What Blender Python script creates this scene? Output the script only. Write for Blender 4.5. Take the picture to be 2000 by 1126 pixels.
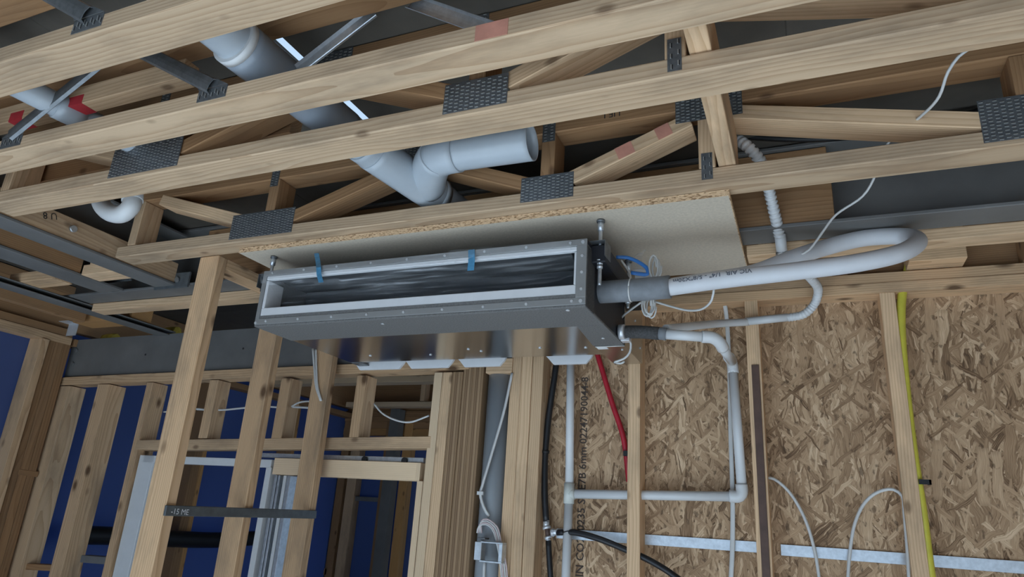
import bpy, bmesh, math, random
from mathutils import Vector, Matrix

for o in list(bpy.data.objects):
    bpy.data.objects.remove(o)
scene = bpy.context.scene
COL = scene.collection
RND = random.Random(7)

# ------------------------------------------------------------------ camera
cam_data = bpy.data.cameras.new('camera')
cam_data.sensor_width = 36.0
cam_data.lens = 23.87
cam_data.clip_start = 0.02
cam = bpy.data.objects.new('camera', cam_data)
COL.objects.link(cam)
yaw, pitch, roll = math.radians(24.0), math.radians(18.6), math.radians(3.76)
fwd = Vector((-math.sin(yaw) * math.cos(pitch), math.cos(yaw) * math.cos(pitch), math.sin(pitch)))
rt0 = Vector((math.cos(yaw), math.sin(yaw), 0))
up0 = rt0.cross(fwd)
rt = math.cos(roll) * rt0 + math.sin(roll) * up0
up = -math.sin(roll) * rt0 + math.cos(roll) * up0
cm = Matrix((rt, up, -fwd)).transposed().to_4x4()
cm.translation = (0, 0, 1.75)
cam.matrix_world = cm
scene.camera = cam

# ------------------------------------------------------------------ sky, sun, exposure
world = bpy.data.worlds.new('sky')
scene.world = world
world.use_nodes = True
bg = world.node_tree.nodes['Background']
bg.inputs['Color'].default_value = (0.55, 0.75, 1.0, 1)
bg.inputs['Strength'].default_value = 0.9
sun_data = bpy.data.lights.new('sun', 'SUN')
sun_data.energy = 22.0
sun_data.angle = math.radians(12)
sun_data.color = (0.62, 0.80, 1.0)
sun = bpy.data.objects.new('sun', sun_data)
COL.objects.link(sun)
sun.rotation_euler = Vector((0.10, 0.80, -0.62)).to_track_quat('-Z', 'Y').to_euler()
scene.view_settings.view_transform = 'Standard'
scene.view_settings.look = 'None'
scene.view_settings.gamma = 1.0
scene.view_settings.use_curve_mapping = False
scene.view_settings.exposure = 0.15

# ------------------------------------------------------------------ materials
MATS = {}
def newmat(name):
    m = bpy.data.materials.new(name); m.use_nodes = True
    MATS[name] = m
    nt = m.node_tree
    return m, nt, nt.nodes['Principled BSDF']

def L(nt, a, b): nt.links.new(a, b)

def math_node(nt, op, a, b=None, clamp=False):
    n = nt.nodes.new('ShaderNodeMath'); n.operation = op; n.use_clamp = clamp
    for i, v in enumerate((a, b)):
        if v is None: continue
        if isinstance(v, (int, float)): n.inputs[i].default_value = v
        else: L(nt, v, n.inputs[i])
    return n.outputs[0]

def mix_col(nt, fac, a, b, mode='MIX'):
    n = nt.nodes.new('ShaderNodeMix'); n.data_type = 'RGBA'; n.blend_type = mode
    for sock, v in ((n.inputs[0], fac), (n.inputs[6], a), (n.inputs[7], b)):
        if isinstance(v, (int, float)): sock.default_value = v
        elif isinstance(v, tuple): sock.default_value = (*v, 1) if len(v) == 3 else v
        else: L(nt, v, sock)
    return n.outputs[2]

def ramp(nt, fac, stops):
    n = nt.nodes.new('ShaderNodeValToRGB')
    while len(n.color_ramp.elements) < len(stops): n.color_ramp.elements.new(0.5)
    for e, (p, c) in zip(n.color_ramp.elements, stops):
        e.position = p; e.color = (*c, 1) if len(c) == 3 else c
    L(nt, fac, n.inputs[0])
    return n.outputs[0]

def noise(nt, vec, scale, detail=3.0, rough=0.55, dist=0.0):
    n = nt.nodes.new('ShaderNodeTexNoise')
    n.inputs['Scale'].default_value = scale; n.inputs['Detail'].default_value = detail
    n.inputs['Roughness'].default_value = rough; n.inputs['Distortion'].default_value = dist
    if vec is not None: L(nt, vec, n.inputs['Vector'])
    return n.outputs['Fac']

def mapping(nt, vec, scale=(1, 1, 1), rot=(0, 0, 0), loc=(0, 0, 0)):
    n = nt.nodes.new('ShaderNodeMapping')
    n.inputs['Scale'].default_value = scale; n.inputs['Rotation'].default_value = rot
    n.inputs['Location'].default_value = loc
    L(nt, vec, n.inputs['Vector'])
    return n.outputs[0]

def obj_vec(nt, shift=7.0):
    tc = nt.nodes.new('ShaderNodeTexCoord'); oi = nt.nodes.new('ShaderNodeObjectInfo')
    v = nt.nodes.new('ShaderNodeVectorMath'); v.operation = 'ADD'
    s = nt.nodes.new('ShaderNodeVectorMath'); s.operation = 'SCALE'
    cmb = nt.nodes.new('ShaderNodeCombineXYZ')
    L(nt, oi.outputs['Random'], cmb.inputs[0])
    s.inputs[3].default_value = shift
    L(nt, cmb.outputs[0], s.inputs[0])
    L(nt, tc.outputs['Object'], v.inputs[0]); L(nt, s.outputs[0], v.inputs[1])
    return v.outputs[0], oi.outputs['Random'], tc.outputs['Object']

def bump(nt, bsdf, h, strength=0.3, dist=0.002):
    b = nt.nodes.new('ShaderNodeBump')
    b.inputs['Strength'].default_value = strength; b.inputs['Distance'].default_value = dist
    L(nt, h, b.inputs['Height']); L(nt, b.outputs[0], bsdf.inputs['Normal'])

def wood(name, early, late, dirt=(0.12, 0.09, 0.065), dirt_amt=0.35, ring=0.55, knots=0.5, rough=0.75, ksize=0.13):
    """sawn softwood, grain along the piece's own X axis"""
    m, nt, b = newmat(name)
    v, rnd, raw = obj_vec(nt)
    sep = nt.nodes.new('ShaderNodeSeparateXYZ'); L(nt, raw, sep.inputs[0])
    # pith of the log lies beside the piece, different for each
    oy = math_node(nt, 'MULTIPLY', math_node(nt, 'SUBTRACT', math_node(nt, 'FRACT', math_node(nt, 'MULTIPLY', rnd, 17.3)), 0.5), 0.16)
    oz = math_node(nt, 'ADD', math_node(nt, 'MULTIPLY', math_node(nt, 'FRACT', math_node(nt, 'MULTIPLY', rnd, 41.7)), 0.05), 0.035)
    wob = noise(nt, mapping(nt, v, (1.1, 5, 5)), 1.0, 2.0)
    wob2 = noise(nt, mapping(nt, v, (5.0, 30, 30)), 1.0, 2.0)
    dy = math_node(nt, 'SUBTRACT', sep.outputs[1], oy); dz = math_node(nt, 'SUBTRACT', sep.outputs[2], oz)
    r = math_node(nt, 'SQRT', math_node(nt, 'ADD', math_node(nt, 'MULTIPLY', dy, dy), math_node(nt, 'MULTIPLY', dz, dz)))
    r = math_node(nt, 'ADD', r, math_node(nt, 'MULTIPLY', wob, 0.050))
    r = math_node(nt, 'ADD', r, math_node(nt, 'MULTIPLY', wob2, 0.004))
    s = math_node(nt, 'FRACT', math_node(nt, 'MULTIPLY', r, 120.0))
    s = math_node(nt, 'POWER', s, 2.2)
    fine = noise(nt, mapping(nt, v, (6, 260, 260)), 1.0, 2.0)
    base = mix_col(nt, math_node(nt, 'MULTIPLY', s, ring), early, late)
    base = mix_col(nt, math_node(nt, 'MULTIPLY', math_node(nt, 'SUBTRACT', fine, 0.35), 0.55, True), base, late)
    # piece-to-piece tone
    tone = math_node(nt, 'ADD', math_node(nt, 'MULTIPLY', math_node(nt, 'FRACT', math_node(nt, 'MULTIPLY', rnd, 7.77)), 0.30), 0.84)
    cmb = nt.nodes.new('ShaderNodeCombineColor')
    for i in range(3): L(nt, tone, cmb.inputs[i])
    base = mix_col(nt, 1.0, base, cmb.outputs[0], 'MULTIPLY')
    # handling dirt and weather stain
    d = noise(nt, mapping(nt, v, (2.2, 9, 9)), 1.0, 5.0, 0.65)
    d = ramp(nt, d, [(0.48, (0, 0, 0)), (0.75, (1, 1, 1))])
    base = mix_col(nt, math_node(nt, 'MULTIPLY', d, dirt_amt), base, dirt)
    if knots > 0:
        vo = nt.nodes.new('ShaderNodeTexVoronoi'); vo.feature = 'F1'
        vo.inputs['Scale'].default_value = 1.0
        L(nt, mapping(nt, v, (5.0, 9, 9)), vo.inputs['Vector'])
        k = ramp(nt, vo.outputs['Distance'], [(ksize * 0.4, (1, 1, 1)), (ksize, (0, 0, 0))])
        base = mix_col(nt, math_node(nt, 'MULTIPLY', k, knots), base, (0.10, 0.05, 0.025))
    L(nt, base, b.inputs['Base Color'])
    b.inputs['Roughness'].default_value = rough
    b.inputs['Specular IOR Level'].default_value = 0.25
    bump(nt, b, math_node(nt, 'ADD', s, fine), 0.25, 0.0008)
    return m

wood('pine', (0.76, 0.525, 0.325), (0.54, 0.33, 0.18), dirt_amt=0.50, knots=0.65, ring=0.8)
wood('pine_chord', (0.62, 0.445, 0.29), (0.43, 0.275, 0.16), dirt_amt=0.55, knots=0.6, ring=0.85)
wood('pine_clean', (0.80, 0.60, 0.40), (0.62, 0.42, 0.25), dirt_amt=0.10, knots=0.25)
wood('pine_brown', (0.40, 0.225, 0.11), (0.22, 0.105, 0.045), dirt_amt=0.35, knots=0.7)
wood('pine_weathered', (0.70, 0.465, 0.275), (0.46, 0.265, 0.135), dirt=(0.15, 0.115, 0.085), dirt_amt=0.65, knots=0.9, ring=0.75, ksize=0.19)
wood('pine_orange', (0.58, 0.31, 0.12), (0.30, 0.15, 0.06), dirt_amt=0.2, knots=0.6)

def plain(name, col, rough=0.5, metal=0.0, var=0.0, vscale=20, spec=0.5, bmp=0.0):
    m, nt, b = newmat(name)
    b.inputs['Roughness'].default_value = rough
    b.inputs['Metallic'].default_value = metal
    b.inputs['Specular IOR Level'].default_value = spec
    v, rnd, raw = obj_vec(nt)
    n = noise(nt, v, vscale, 4.0, 0.6)
    lo = tuple(max(0, c * (1 - var)) for c in col); hi = tuple(min(1, c * (1 + var)) for c in col)
    L(nt, ramp(nt, n, [(0.3, lo), (0.7, hi)]), b.inputs['Base Color'])
    if bmp: bump(nt, b, n, bmp, 0.001)
    return m

plain('pvc_white', (0.66, 0.66, 0.66), 0.32, var=0.04, vscale=9)
plain('pvc_cream', (0.64, 0.65, 0.60), 0.30, var=0.04)
plain('pvc_grey', (0.46, 0.50, 0.54), 0.28, var=0.06, vscale=6)
plain('pvc_mid', (0.36, 0.385, 0.41), 0.28, var=0.05, vscale=5)
plain('pvc_grey_dark', (0.26, 0.29, 0.33), 0.25, var=0.06, vscale=6)
plain('foam_white', (0.68, 0.68, 0.69), 0.6, var=0.03)
plain('foam_pipe_white', (0.63, 0.63, 0.65), 0.55, var=0.04, vscale=14)
plain('foam_grey', (0.19, 0.20, 0.215), 0.65, var=0.15, vscale=25)
plain('foam_charcoal', (0.062, 0.060, 0.060), 0.85, var=0.35, vscale=160, bmp=0.3)
plain('insulation_charcoal', (0.150, 0.145, 0.140), 0.8, var=0.3, vscale=220, bmp=0.3)
plain('casing_dark', (0.012, 0.013, 0.018), 0.55, var=0.1)
plain('cavity_dark', (0.035, 0.040, 0.050), 0.7, var=0.2)
plain('flange_steel', (0.31, 0.31, 0.305), 0.45, metal=0.35, var=0.06, vscale=8)
plain('mirror_steel', (0.58, 0.59, 0.60), 0.2, metal=1.0, var=0.03, vscale=3)
plain('control_steel', (0.52, 0.50, 0.47), 0.25, metal=1.0, var=0.05, vscale=6)
plain('galv', (0.62, 0.66, 0.70), 0.38, metal=0.75, var=0.14, vscale=60)
plain('galv_dull', (0.20, 0.21, 0.22), 0.45, metal=0.7, var=0.22, vscale=45)
plain('tooth_light', (0.50, 0.50, 0.48), 0.35, metal=0.7)
plain('black', (0.010, 0.010, 0.011), 0.5, var=0.2)
plain('black_rubber', (0.012, 0.012, 0.014), 0.4, var=0.2)
plain('steel_grey', (0.150, 0.145, 0.138), 0.6, var=0.18, vscale=4)
plain('steel_bar', (0.115, 0.125, 0.13), 0.5, metal=0.3, var=0.2, vscale=30)
plain('zinc', (0.70, 0.72, 0.75), 0.3, metal=0.5, var=0.08)
plain('cable_white', (0.62, 0.61, 0.59), 0.4, var=0.03)
plain('cable_pink', (0.62, 0.50, 0.49), 0.4, var=0.1, vscale=60)
plain('red', (0.42, 0.015, 0.030), 0.42, var=0.15)
plain('red_paint', (0.50, 0.03, 0.04), 0.7, var=0.2)
plain('pink_paint', (0.55, 0.24, 0.17), 0.75, var=0.15)
plain('yellow', (0.62, 0.55, 0.07), 0.38, var=0.1)
plain('yellow_batt', (0.55, 0.38, 0.05), 0.8, var=0.3)
plain('blue_tape', (0.08, 0.27, 0.45), 0.5, var=0.2, vscale=50)
plain('blue_plastic', (0.05, 0.22, 0.62), 0.35, var=0.1)
plain('ink', (0.02, 0.02, 0.02), 0.8)
plain('ink_faint', (0.14, 0.15, 0.18), 0.8)
plain('ink_brown', (0.07, 0.05, 0.04), 0.85)
plain('chalk', (0.75, 0.77, 0.78), 0.9)
plain('paper', (0.78, 0.78, 0.78), 0.7)
plain('brown_strip', (0.10, 0.055, 0.04), 0.6, var=0.25)
plain('window_white', (0.68, 0.68, 0.68), 0.4, var=0.03)
plain('concrete', (0.46, 0.45, 0.43), 0.9, var=0.18, vscale=3)
plain('mdf_face', (0.56, 0.475, 0.375), 0.8, var=0.10, vscale=120)
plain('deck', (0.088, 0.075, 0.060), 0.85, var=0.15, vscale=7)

def chip_edge():
    m, nt, b = newmat('chip_edge')
    v, rnd, raw = obj_vec(nt)
    vo = nt.nodes.new('ShaderNodeTexVoronoi'); vo.inputs['Scale'].default_value = 330
    L(nt, mapping(nt, v, (0.45, 1, 1.2)), vo.inputs['Vector'])
    sep = nt.nodes.new('ShaderNodeSeparateColor'); L(nt, vo.outputs['Color'], sep.inputs[0])
    st = noise(nt, mapping(nt, v, (3, 3, 3)), 1.0, 2)
    c = ramp(nt, sep.outputs[0], [(0.0, (0.20, 0.11, 0.055)), (0.18, (0.42, 0.26, 0.14)), (0.4, (0.62, 0.42, 0.25)), (1.0, (0.74, 0.53, 0.33))])
    L(nt, c, b.inputs['Base Color']); b.inputs['Roughness'].default_value = 0.9
    bump(nt, b, sep.outputs[0], 0.4, 0.001)
chip_edge()

def lvl():
    m, nt, b = newmat('lvl')
    v, rnd, raw = obj_vec(nt)
    sep = nt.nodes.new('ShaderNodeSeparateXYZ'); L(nt, v, sep.inputs[0])
    # glued veneers stacked across the piece's Y axis; laps and grain run along X
    wv = noise(nt, mapping(nt, v, (1.5, 4, 4)), 1.0, 2.0)
    t = math_node(nt, 'ADD', math_node(nt, 'MULTIPLY', sep.outputs[2], 210.0), math_node(nt, 'MULTIPLY', wv, 1.2))
    f = math_node(nt, 'FRACT', t)
    cell = math_node(nt, 'FRACT', math_node(nt, 'MULTIPLY', math_node(nt, 'SINE', math_node(nt, 'MULTIPLY', math_node(nt, 'FLOOR', t), 12.9)), 43.7))
    c = ramp(nt, cell, [(0.0, (0.19, 0.108, 0.055)), (0.5, (0.31, 0.19, 0.10)), (1.0, (0.44, 0.285, 0.16))])
    glue = ramp(nt, f, [(0.0, (1, 1, 1)), (0.12, (0, 0, 0)), (0.9, (0, 0, 0)), (1.0, (1, 1, 1))])
    c = mix_col(nt, math_node(nt, 'MULTIPLY', glue, 0.6), c, (0.10, 0.06, 0.035))
    g = noise(nt, mapping(nt, v, (7, 240, 240)), 1.0, 3)
    c = mix_col(nt, math_node(nt, 'MULTIPLY', math_node(nt, 'SUBTRACT', g, 0.4), 0.9, True), c, (0.12, 0.075, 0.045))
    L(nt, c, b.inputs['Base Color']); b.inputs['Roughness'].default_value = 0.8
lvl()

def osb():
    m, nt, b = newmat('osb')
    tc = nt.nodes.new('ShaderNodeTexCoord')
    sp = nt.nodes.new('ShaderNodeSeparateXYZ'); L(nt, tc.outputs['Object'], sp.inputs[0])
    cb_ = nt.nodes.new('ShaderNodeCombineXYZ')
    L(nt, math_node(nt, 'ADD', sp.outputs[0], sp.outputs[1]), cb_.inputs[0]); L(nt, sp.outputs[2], cb_.inputs[1])
    flat = cb_.outputs[0]
    warp = nt.nodes.new('ShaderNodeTexNoise'); warp.noise_dimensions = '2D'
    warp.inputs['Scale'].default_value = 9.0; warp.inputs['Detail'].default_value = 3
    L(nt, flat, warp.inputs['Vector'])
    wsub = nt.nodes.new('ShaderNodeVectorMath'); wsub.operation = 'SUBTRACT'
    wsub.inputs[1].default_value = (0.5, 0.5, 0.5); L(nt, warp.outputs['Color'], wsub.inputs[0])
    wsc = nt.nodes.new('ShaderNodeVectorMath'); wsc.operation = 'SCALE'; wsc.inputs[3].default_value = 0.035
    L(nt, wsub.outputs[0], wsc.inputs[0])
    wad = nt.nodes.new('ShaderNodeVectorMath'); wad.operation = 'ADD'
    L(nt, flat, wad.inputs[0]); L(nt, wsc.outputs[0], wad.inputs[1])
    vec = wad.outputs[0]
    col = None; hgt = None
    stops = [(0.0, (0.13, 0.073, 0.038)), (0.12, (0.25, 0.148, 0.080)), (0.42, (0.43, 0.272, 0.155)), (0.75, (0.56, 0.375, 0.225)), (1.0, (0.76, 0.55, 0.36))]
    # strands lie in layers at different angles; every random cell is one strand, (angle, 1/length, 1/width, share left bare, half extent)
    layers = [(1.50, 5, 30, 0.0, 9.0), (0.20, 9, 80, 0.45, 0.42), (1.10, 9, 130, 0.40, 0.42), (2.0, 9, 140, 0.40, 0.42), (2.75, 9, 70, 0.55, 0.42), (0.55, 8, 52, 0.50, 0.42),
              (0.95, 6.5, 40, 0.50, 0.42), (2.15, 6.5, 42, 0.50, 0.42), (1.25, 5.5, 32, 0.58, 0.40), (1.95, 5.5, 30, 0.60, 0.40), (1.55, 5, 27, 0.62, 0.40),
              (1.40, 9, 150, 0.62, 0.42), (1.78, 9, 110, 0.66, 0.42), (0.75, 8, 64, 0.72, 0.42), (2.45, 8, 60, 0.74, 0.42), (1.65, 4, 24, 0.84, 0.38)]
    for i, (ang, sl, sw, th, ext) in enumerate(layers):
        mp = mapping(nt, vec, (1, 1, 1), (0, 0, ang), (i * 3.1, i * 1.7, 0))
        vo = nt.nodes.new('ShaderNodeTexVoronoi'); vo.voronoi_dimensions = '2D'; vo.feature = 'F1'; vo.distance = 'CHEBYCHEV'
        vo.inputs['Scale'].default_value = 1.0; vo.inputs['Randomness'].default_value = 0.9
        L(nt, mapping(nt, mp, (sl, sw, 1)), vo.inputs['Vector'])
        sep = nt.nodes.new('ShaderNodeSeparateColor'); L(nt, vo.outputs['Color'], sep.inputs[0])
        gn = nt.nodes.new('ShaderNodeTexNoise'); gn.noise_dimensions = '2D'
        gn.inputs['Scale'].default_value = 1.0; gn.inputs['Detail'].default_value = 2.0
        L(nt, mapping(nt, mp, (14, 420, 1)), gn.inputs['Vector'])
        val = math_node(nt, 'ADD', math_node(nt, 'MULTIPLY', sep.outputs[0], 0.80), math_node(nt, 'MULTIPLY', math_node(nt, 'SUBTRACT', gn.outputs['Fac'], 0.40), 0.75), True)
        c = ramp(nt, val, stops)
        if col is None: col = c; hgt = sep.outputs[0]
        else:
            rim = ramp(nt, vo.outputs['Distance'], [(ext - 0.07, (0, 0, 0)), (ext, (1, 1, 1))])
            c = mix_col(nt, math_node(nt, 'MULTIPLY', rim, 0.30), c, (0.17, 0.10, 0.05))  # strand edges darkened to imitate the shadow beside each strand
            msk = math_node(nt, 'GREATER_THAN', sep.outputs[1], th)
            msk = math_node(nt, 'MULTIPLY', msk, math_node(nt, 'LESS_THAN', vo.outputs['Distance'], ext))
            col = mix_col(nt, msk, col, c)
            hgt = mix_col(nt, msk, hgt, sep.outputs[0])
    pn = nt.nodes.new('ShaderNodeTexNoise'); pn.noise_dimensions = '2D'; pn.inputs['Scale'].default_value = 1.0; pn.inputs['Detail'].default_value = 3
    L(nt, mapping(nt, vec, (42, 26, 1)), pn.inputs['Vector'])
    pit = ramp(nt, pn.outputs['Fac'], [(0.64, (0, 0, 0)), (0.72, (1, 1, 1))])
    col = mix_col(nt, math_node(nt, 'MULTIPLY', pit, 0.65), col, (0.085, 0.05, 0.028))
    L(nt, col, b.inputs['Base Color']); b.inputs['Roughness'].default_value = 0.7
    b.inputs['Specular IOR Level'].default_value = 0.3
    bump(nt, b, hgt, 0.45, 0.0015)
osb()

def wrap():
    m, nt, b = newmat('wrap_blue')
    v, rnd, raw = obj_vec(nt)
    n = noise(nt, v, 1.2, 3)
    c = ramp(nt, n, [(0.3, (0.075, 0.105, 0.22)), (0.7, (0.10, 0.14, 0.28))])
    L(nt, c, b.inputs['Base Color']); b.inputs['Roughness'].default_value = 0.6
    tr = nt.nodes.new('ShaderNodeBsdfTranslucent'); tr.inputs['Color'].default_value = (0.10, 0.17, 0.36, 1)
    mx = nt.nodes.new('ShaderNodeMixShader'); mx.inputs[0].default_value = 0.36
    L(nt, b.outputs[0], mx.inputs[1]); L(nt, tr.outputs[0], mx.inputs[2])
    L(nt, mx.outputs[0], nt.nodes['Material Output'].inputs['Surface'])
    bump(nt, b, n, 0.3, 0.02)
wrap()

def film():
    m, nt, b = newmat('film')
    v, rnd, raw = obj_vec(nt)
    n = noise(nt, mapping(nt, v, (2.4, 60, 60), (0, 0.12, 0)), 1.0, 2.5)
    b.inputs['Base Color'].default_value = (0.80, 0.82, 0.85, 1)
    b.inputs['Roughness'].default_value = 0.22
    tp = nt.nodes.new('ShaderNodeBsdfTransparent')
    mx = nt.nodes.new('ShaderNodeMixShader')
    a = ramp(nt, n, [(0.45, (0.05, 0.05, 0.05)), (0.60, (0.14, 0.14, 0.14)), (0.72, (0.45, 0.45, 0.45))])  # opacity streaks imitate highlights along the wrinkles
    L(nt, a, mx.inputs[0])
    L(nt, tp.outputs[0], mx.inputs[1]); L(nt, b.outputs[0], mx.inputs[2])
    L(nt, mx.outputs[0], nt.nodes['Material Output'].inputs['Surface'])
    bump(nt, b, n, 0.6, 0.004)
film()

# ------------------------------------------------------------------ object helpers
WM = {}
def link(name, me, mat, parent, Mw):
    o = bpy.data.objects.new(name, me)
    COL.objects.link(o)
    if me is not None and mat is not None:
        mats = mat if isinstance(mat, (list, tuple)) else [mat]
        if not me.materials:
            for q in mats: me.materials.append(MATS[q])
    WM[o.name] = Mw.copy()
    if parent is not None:
        o.parent = parent
        o.matrix_basis = WM[parent.name].inverted() @ Mw
    else:
        o.matrix_basis = Mw
    return o

def tag(o, label=None, cat=None, group=None, kind=None):
    if label: o['label'] = label
    if cat: o['category'] = cat
    if group: o['group'] = group
    if kind: o['kind'] = kind
    return o

def root(name, loc, label=None, cat=None, group=None, kind=None):
    o = link(name, None, None, None, Matrix.Translation(Vector(loc)))
    o.empty_display_size = 0.05
    return tag(o, label, cat, group, kind)

def box_mesh(name, sx, sy, sz, bev=0.0):
    bm = bmesh.new()
    bmesh.ops.create_cube(bm, size=1.0)
    for v in bm.verts: v.co = Vector((v.co.x * sx, v.co.y * sy, v.co.z * sz))
    if bev > 0:
        bmesh.ops.bevel(bm, geom=list(bm.edges), offset=min(bev, 0.3 * min(sx, sy, sz)), segments=1, affect='EDGES')
    me = bpy.data.meshes.new(name); bm.to_mesh(me); bm.free()
    return me

def frame(d, upv):
    x = Vector(d).normalized()
    z = Vector(upv); z = z - x * z.dot(x)
    if z.length < 1e-6: z = Vector((0, 1, 0)) - x * x.y
    z.normalize()
    y = z.cross(x)
    return Matrix((x, y, z)).transposed()

def bar(name, a, b, w, h, mat, parent=None, upv=(0, 0, 1), bev=0.002):
    """a straight piece from a to b; w across (horizontal side), h along upv"""
    a, b = Vector(a), Vector(b)
    Mw = frame(b - a, upv).to_4x4(); Mw.translation = (a + b) / 2
    return link(name, box_mesh(name, (b - a).length, w, h, bev), mat, parent, Mw)

def block(name, x, y, z, mat, parent=None, bev=0.0015):
    """axis-aligned piece; its own X axis runs along its longest side"""
    s = [x[1] - x[0], y[1] - y[0], z[1] - z[0]]
    c = Vector(((x[0] + x[1]) / 2, (y[0] + y[1]) / 2, (z[0] + z[1]) / 2))
    k = s.index(max(s))
    if k == 0: Rm = Matrix.Identity(3); d = s
    elif k == 1: Rm = Matrix(((0, -1, 0), (1, 0, 0), (0, 0, 1))); d = [s[1], s[0], s[2]]
    else: Rm = Matrix(((0, 0, -1), (0, 1, 0), (1, 0, 0))); d = [s[2], s[1], s[0]]
    Mw = Rm.to_4x4(); Mw.translation = c
    return link(name, box_mesh(name, d[0], d[1], d[2], bev), mat, parent, Mw)

def boxes(name, lst, mat, parent=None, origin=None, slots=None):
    """several small boxes ((x0,x1),(y0,y1),(z0,z1)) in one mesh"""
    o = Vector(origin) if origin else Vector((lst[0][0][0], lst[0][1][0], lst[0][2][0]))
    V, F, MI = [], [], []
    for q, (x, y, z) in enumerate(lst):
        n = len(V)
        for i in (0, 1):
            for j in (0, 1):
                for k in (0, 1): V.append((x[i] - o.x, y[j] - o.y, z[k] - o.z))
        for f in ((0, 1, 3, 2), (4, 6, 7, 5), (0, 4, 5, 1), (2, 3, 7, 6), (0, 2, 6, 4), (1, 5, 7, 3)):
            F.append(tuple(n + i for i in f)); MI.append(slots[q] if slots else 0)
    me = bpy.data.meshes.new(name); me.from_pydata(V, [], F)
    for p, i in zip(me.polygons, MI): p.material_index = i
    return link(name, me, mat, parent, Matrix.Translation(o))

def poly_prism(name, pts, depth_vec, mat, parent=None, bev=0.0):
    """flat outline pts (3D) pushed along depth_vec"""
    o = Vector(pts[0]); d = Vector(depth_vec); n = len(pts)
    V = [tuple(Vector(p) - o) for p in pts] + [tuple(Vector(p) - o + d) for p in pts]
    F = [tuple(range(n))[::-1], tuple(range(n, 2 * n))] + [(i, (i + 1) % n, n + (i + 1) % n, n + i) for i in range(n)]
    me = bpy.data.meshes.new(name); me.from_pydata(V, [], F)
    bm = bmesh.new(); bm.from_mesh(me); bmesh.ops.recalc_face_normals(bm, faces=bm.faces)
    if bev: bmesh.ops.bevel(bm, geom=list(bm.edges), offset=bev, segments=1, affect='EDGES')
    bm.to_mesh(me); bm.free()
    return link(name, me, mat, parent, Matrix.Translation(o))

def spline(pts, step):
    P = [Vector(p) for p in pts]
    if len(P) == 2:
        n = max(1, int((P[1] - P[0]).length / step)); return [P[0].lerp(P[1], i / n) for i in range(n + 1)]
    out = []
    Q = [P[0] * 2 - P[1]] + P + [P[-1] * 2 - P[-2]]
    for i in range(1, len(Q) - 2):
        p0, p1, p2, p3 = Q[i - 1:i + 3]
        n = max(2, int((p2 - p1).length / step))
        d0 = max((p1 - p0).length, 1e-5) ** .5; d1 = max((p2 - p1).length, 1e-5) ** .5; d2 = max((p3 - p2).length, 1e-5) ** .5
        m1 = (p2 - p1) + d1 * ((p1 - p0) / d0 - (p2 - p0) / (d0 + d1)) 
        m2 = (p2 - p1) + d1 * ((p3 - p2) / d2 - (p3 - p1) / (d1 + d2))
        for k in range(n):
            t = k / n; t2 = t * t; t3 = t2 * t
            out.append((2 * t3 - 3 * t2 + 1) * p1 + (t3 - 2 * t2 + t) * m1 + (-2 * t3 + 3 * t2) * p2 + (t3 - t2) * m2)
    out.append(P[-1])
    return out

def tube(name, pts, r, mat, parent=None, seg=14, step=0.02, smooth=True, rings=None, inner=None, flat=None, raw=False):
    """round tube through pts; rings=(pitch, depth) corrugates it; inner opens the bore; flat=(w,h) gives an oval"""
    P = [Vector(p) for p in pts] if raw or not smooth else spline(pts, step)
    o = P[0].copy(); V, F = [], []
    T = []
    for i in range(len(P)):
        a = P[max(i - 1, 0)]; b = P[min(i + 1, len(P) - 1)]
        T.append((b - a).normalized())
    n = T[0].orthogonal().normalized()
    if abs(T[0].z) < 0.9:
        n = (Vector((0, 0, 1)) - T[0] * T[0].z).normalized()
    rows = []; s = 0.0
    for i, p in enumerate(P):
        if i: s += (p - P[i - 1]).length
        n = (n - T[i] * n.dot(T[i])).normalized(); b = T[i].cross(n)
        rr = r
        if rings: rr = r + rings[1] * (1 if math.sin(2 * math.pi * s / rings[0]) > 0 else -1)
        row = []
        for k in range(seg):
            an = 2 * math.pi * k / seg
            if flat: q = n * math.cos(an) * flat[1] + b * math.sin(an) * flat[0]
            else: q = (n * math.cos(an) + b * math.sin(an)) * rr
            row.append(len(V)); V.append(tuple(p - o + q))
        rows.append(row)
    for a, b in zip(rows, rows[1:]):
        for k in range(seg): F.append((a[k], a[(k + 1) % seg], b[(k + 1) % seg], b[k]))
    if inner:
        # hollow: inner wall and end rims
        base = len(V); n = len(rows)
        for i, row in enumerate(rows):
            for k in row:
                q = Vector(V[k]) - (P[i] - o); V.append(tuple(P[i] - o + q * (inner / r)))
        for i in range(n - 1):
            for k in range(seg):
                a = base + i * seg; b = a + seg
                F.append((a + k, b + k, b + (k + 1) % seg, a + (k + 1) % seg))
        for i, fl in ((0, 0), (n - 1, 1)):
            for k in range(seg):
                a0, a1 = rows[i][k], rows[i][(k + 1) % seg]; b0, b1 = base + i * seg + k, base + i * seg + (k + 1) % seg
                F.append((a0, b0, b1, a1) if fl == 0 else (a0, a1, b1, b0))
    else:
        F.append(tuple(rows[0][::-1])); F.append(tuple(rows[-1]))
    me = bpy.data.meshes.new(name); me.from_pydata(V, [], F)
    nsm = (len(rows) - 1) * seg * (2 if inner else 1)
    for i, p in enumerate(me.polygons): p.use_smooth = i < nsm
    return link(name, me, mat, parent, Matrix.Translation(o))

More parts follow.
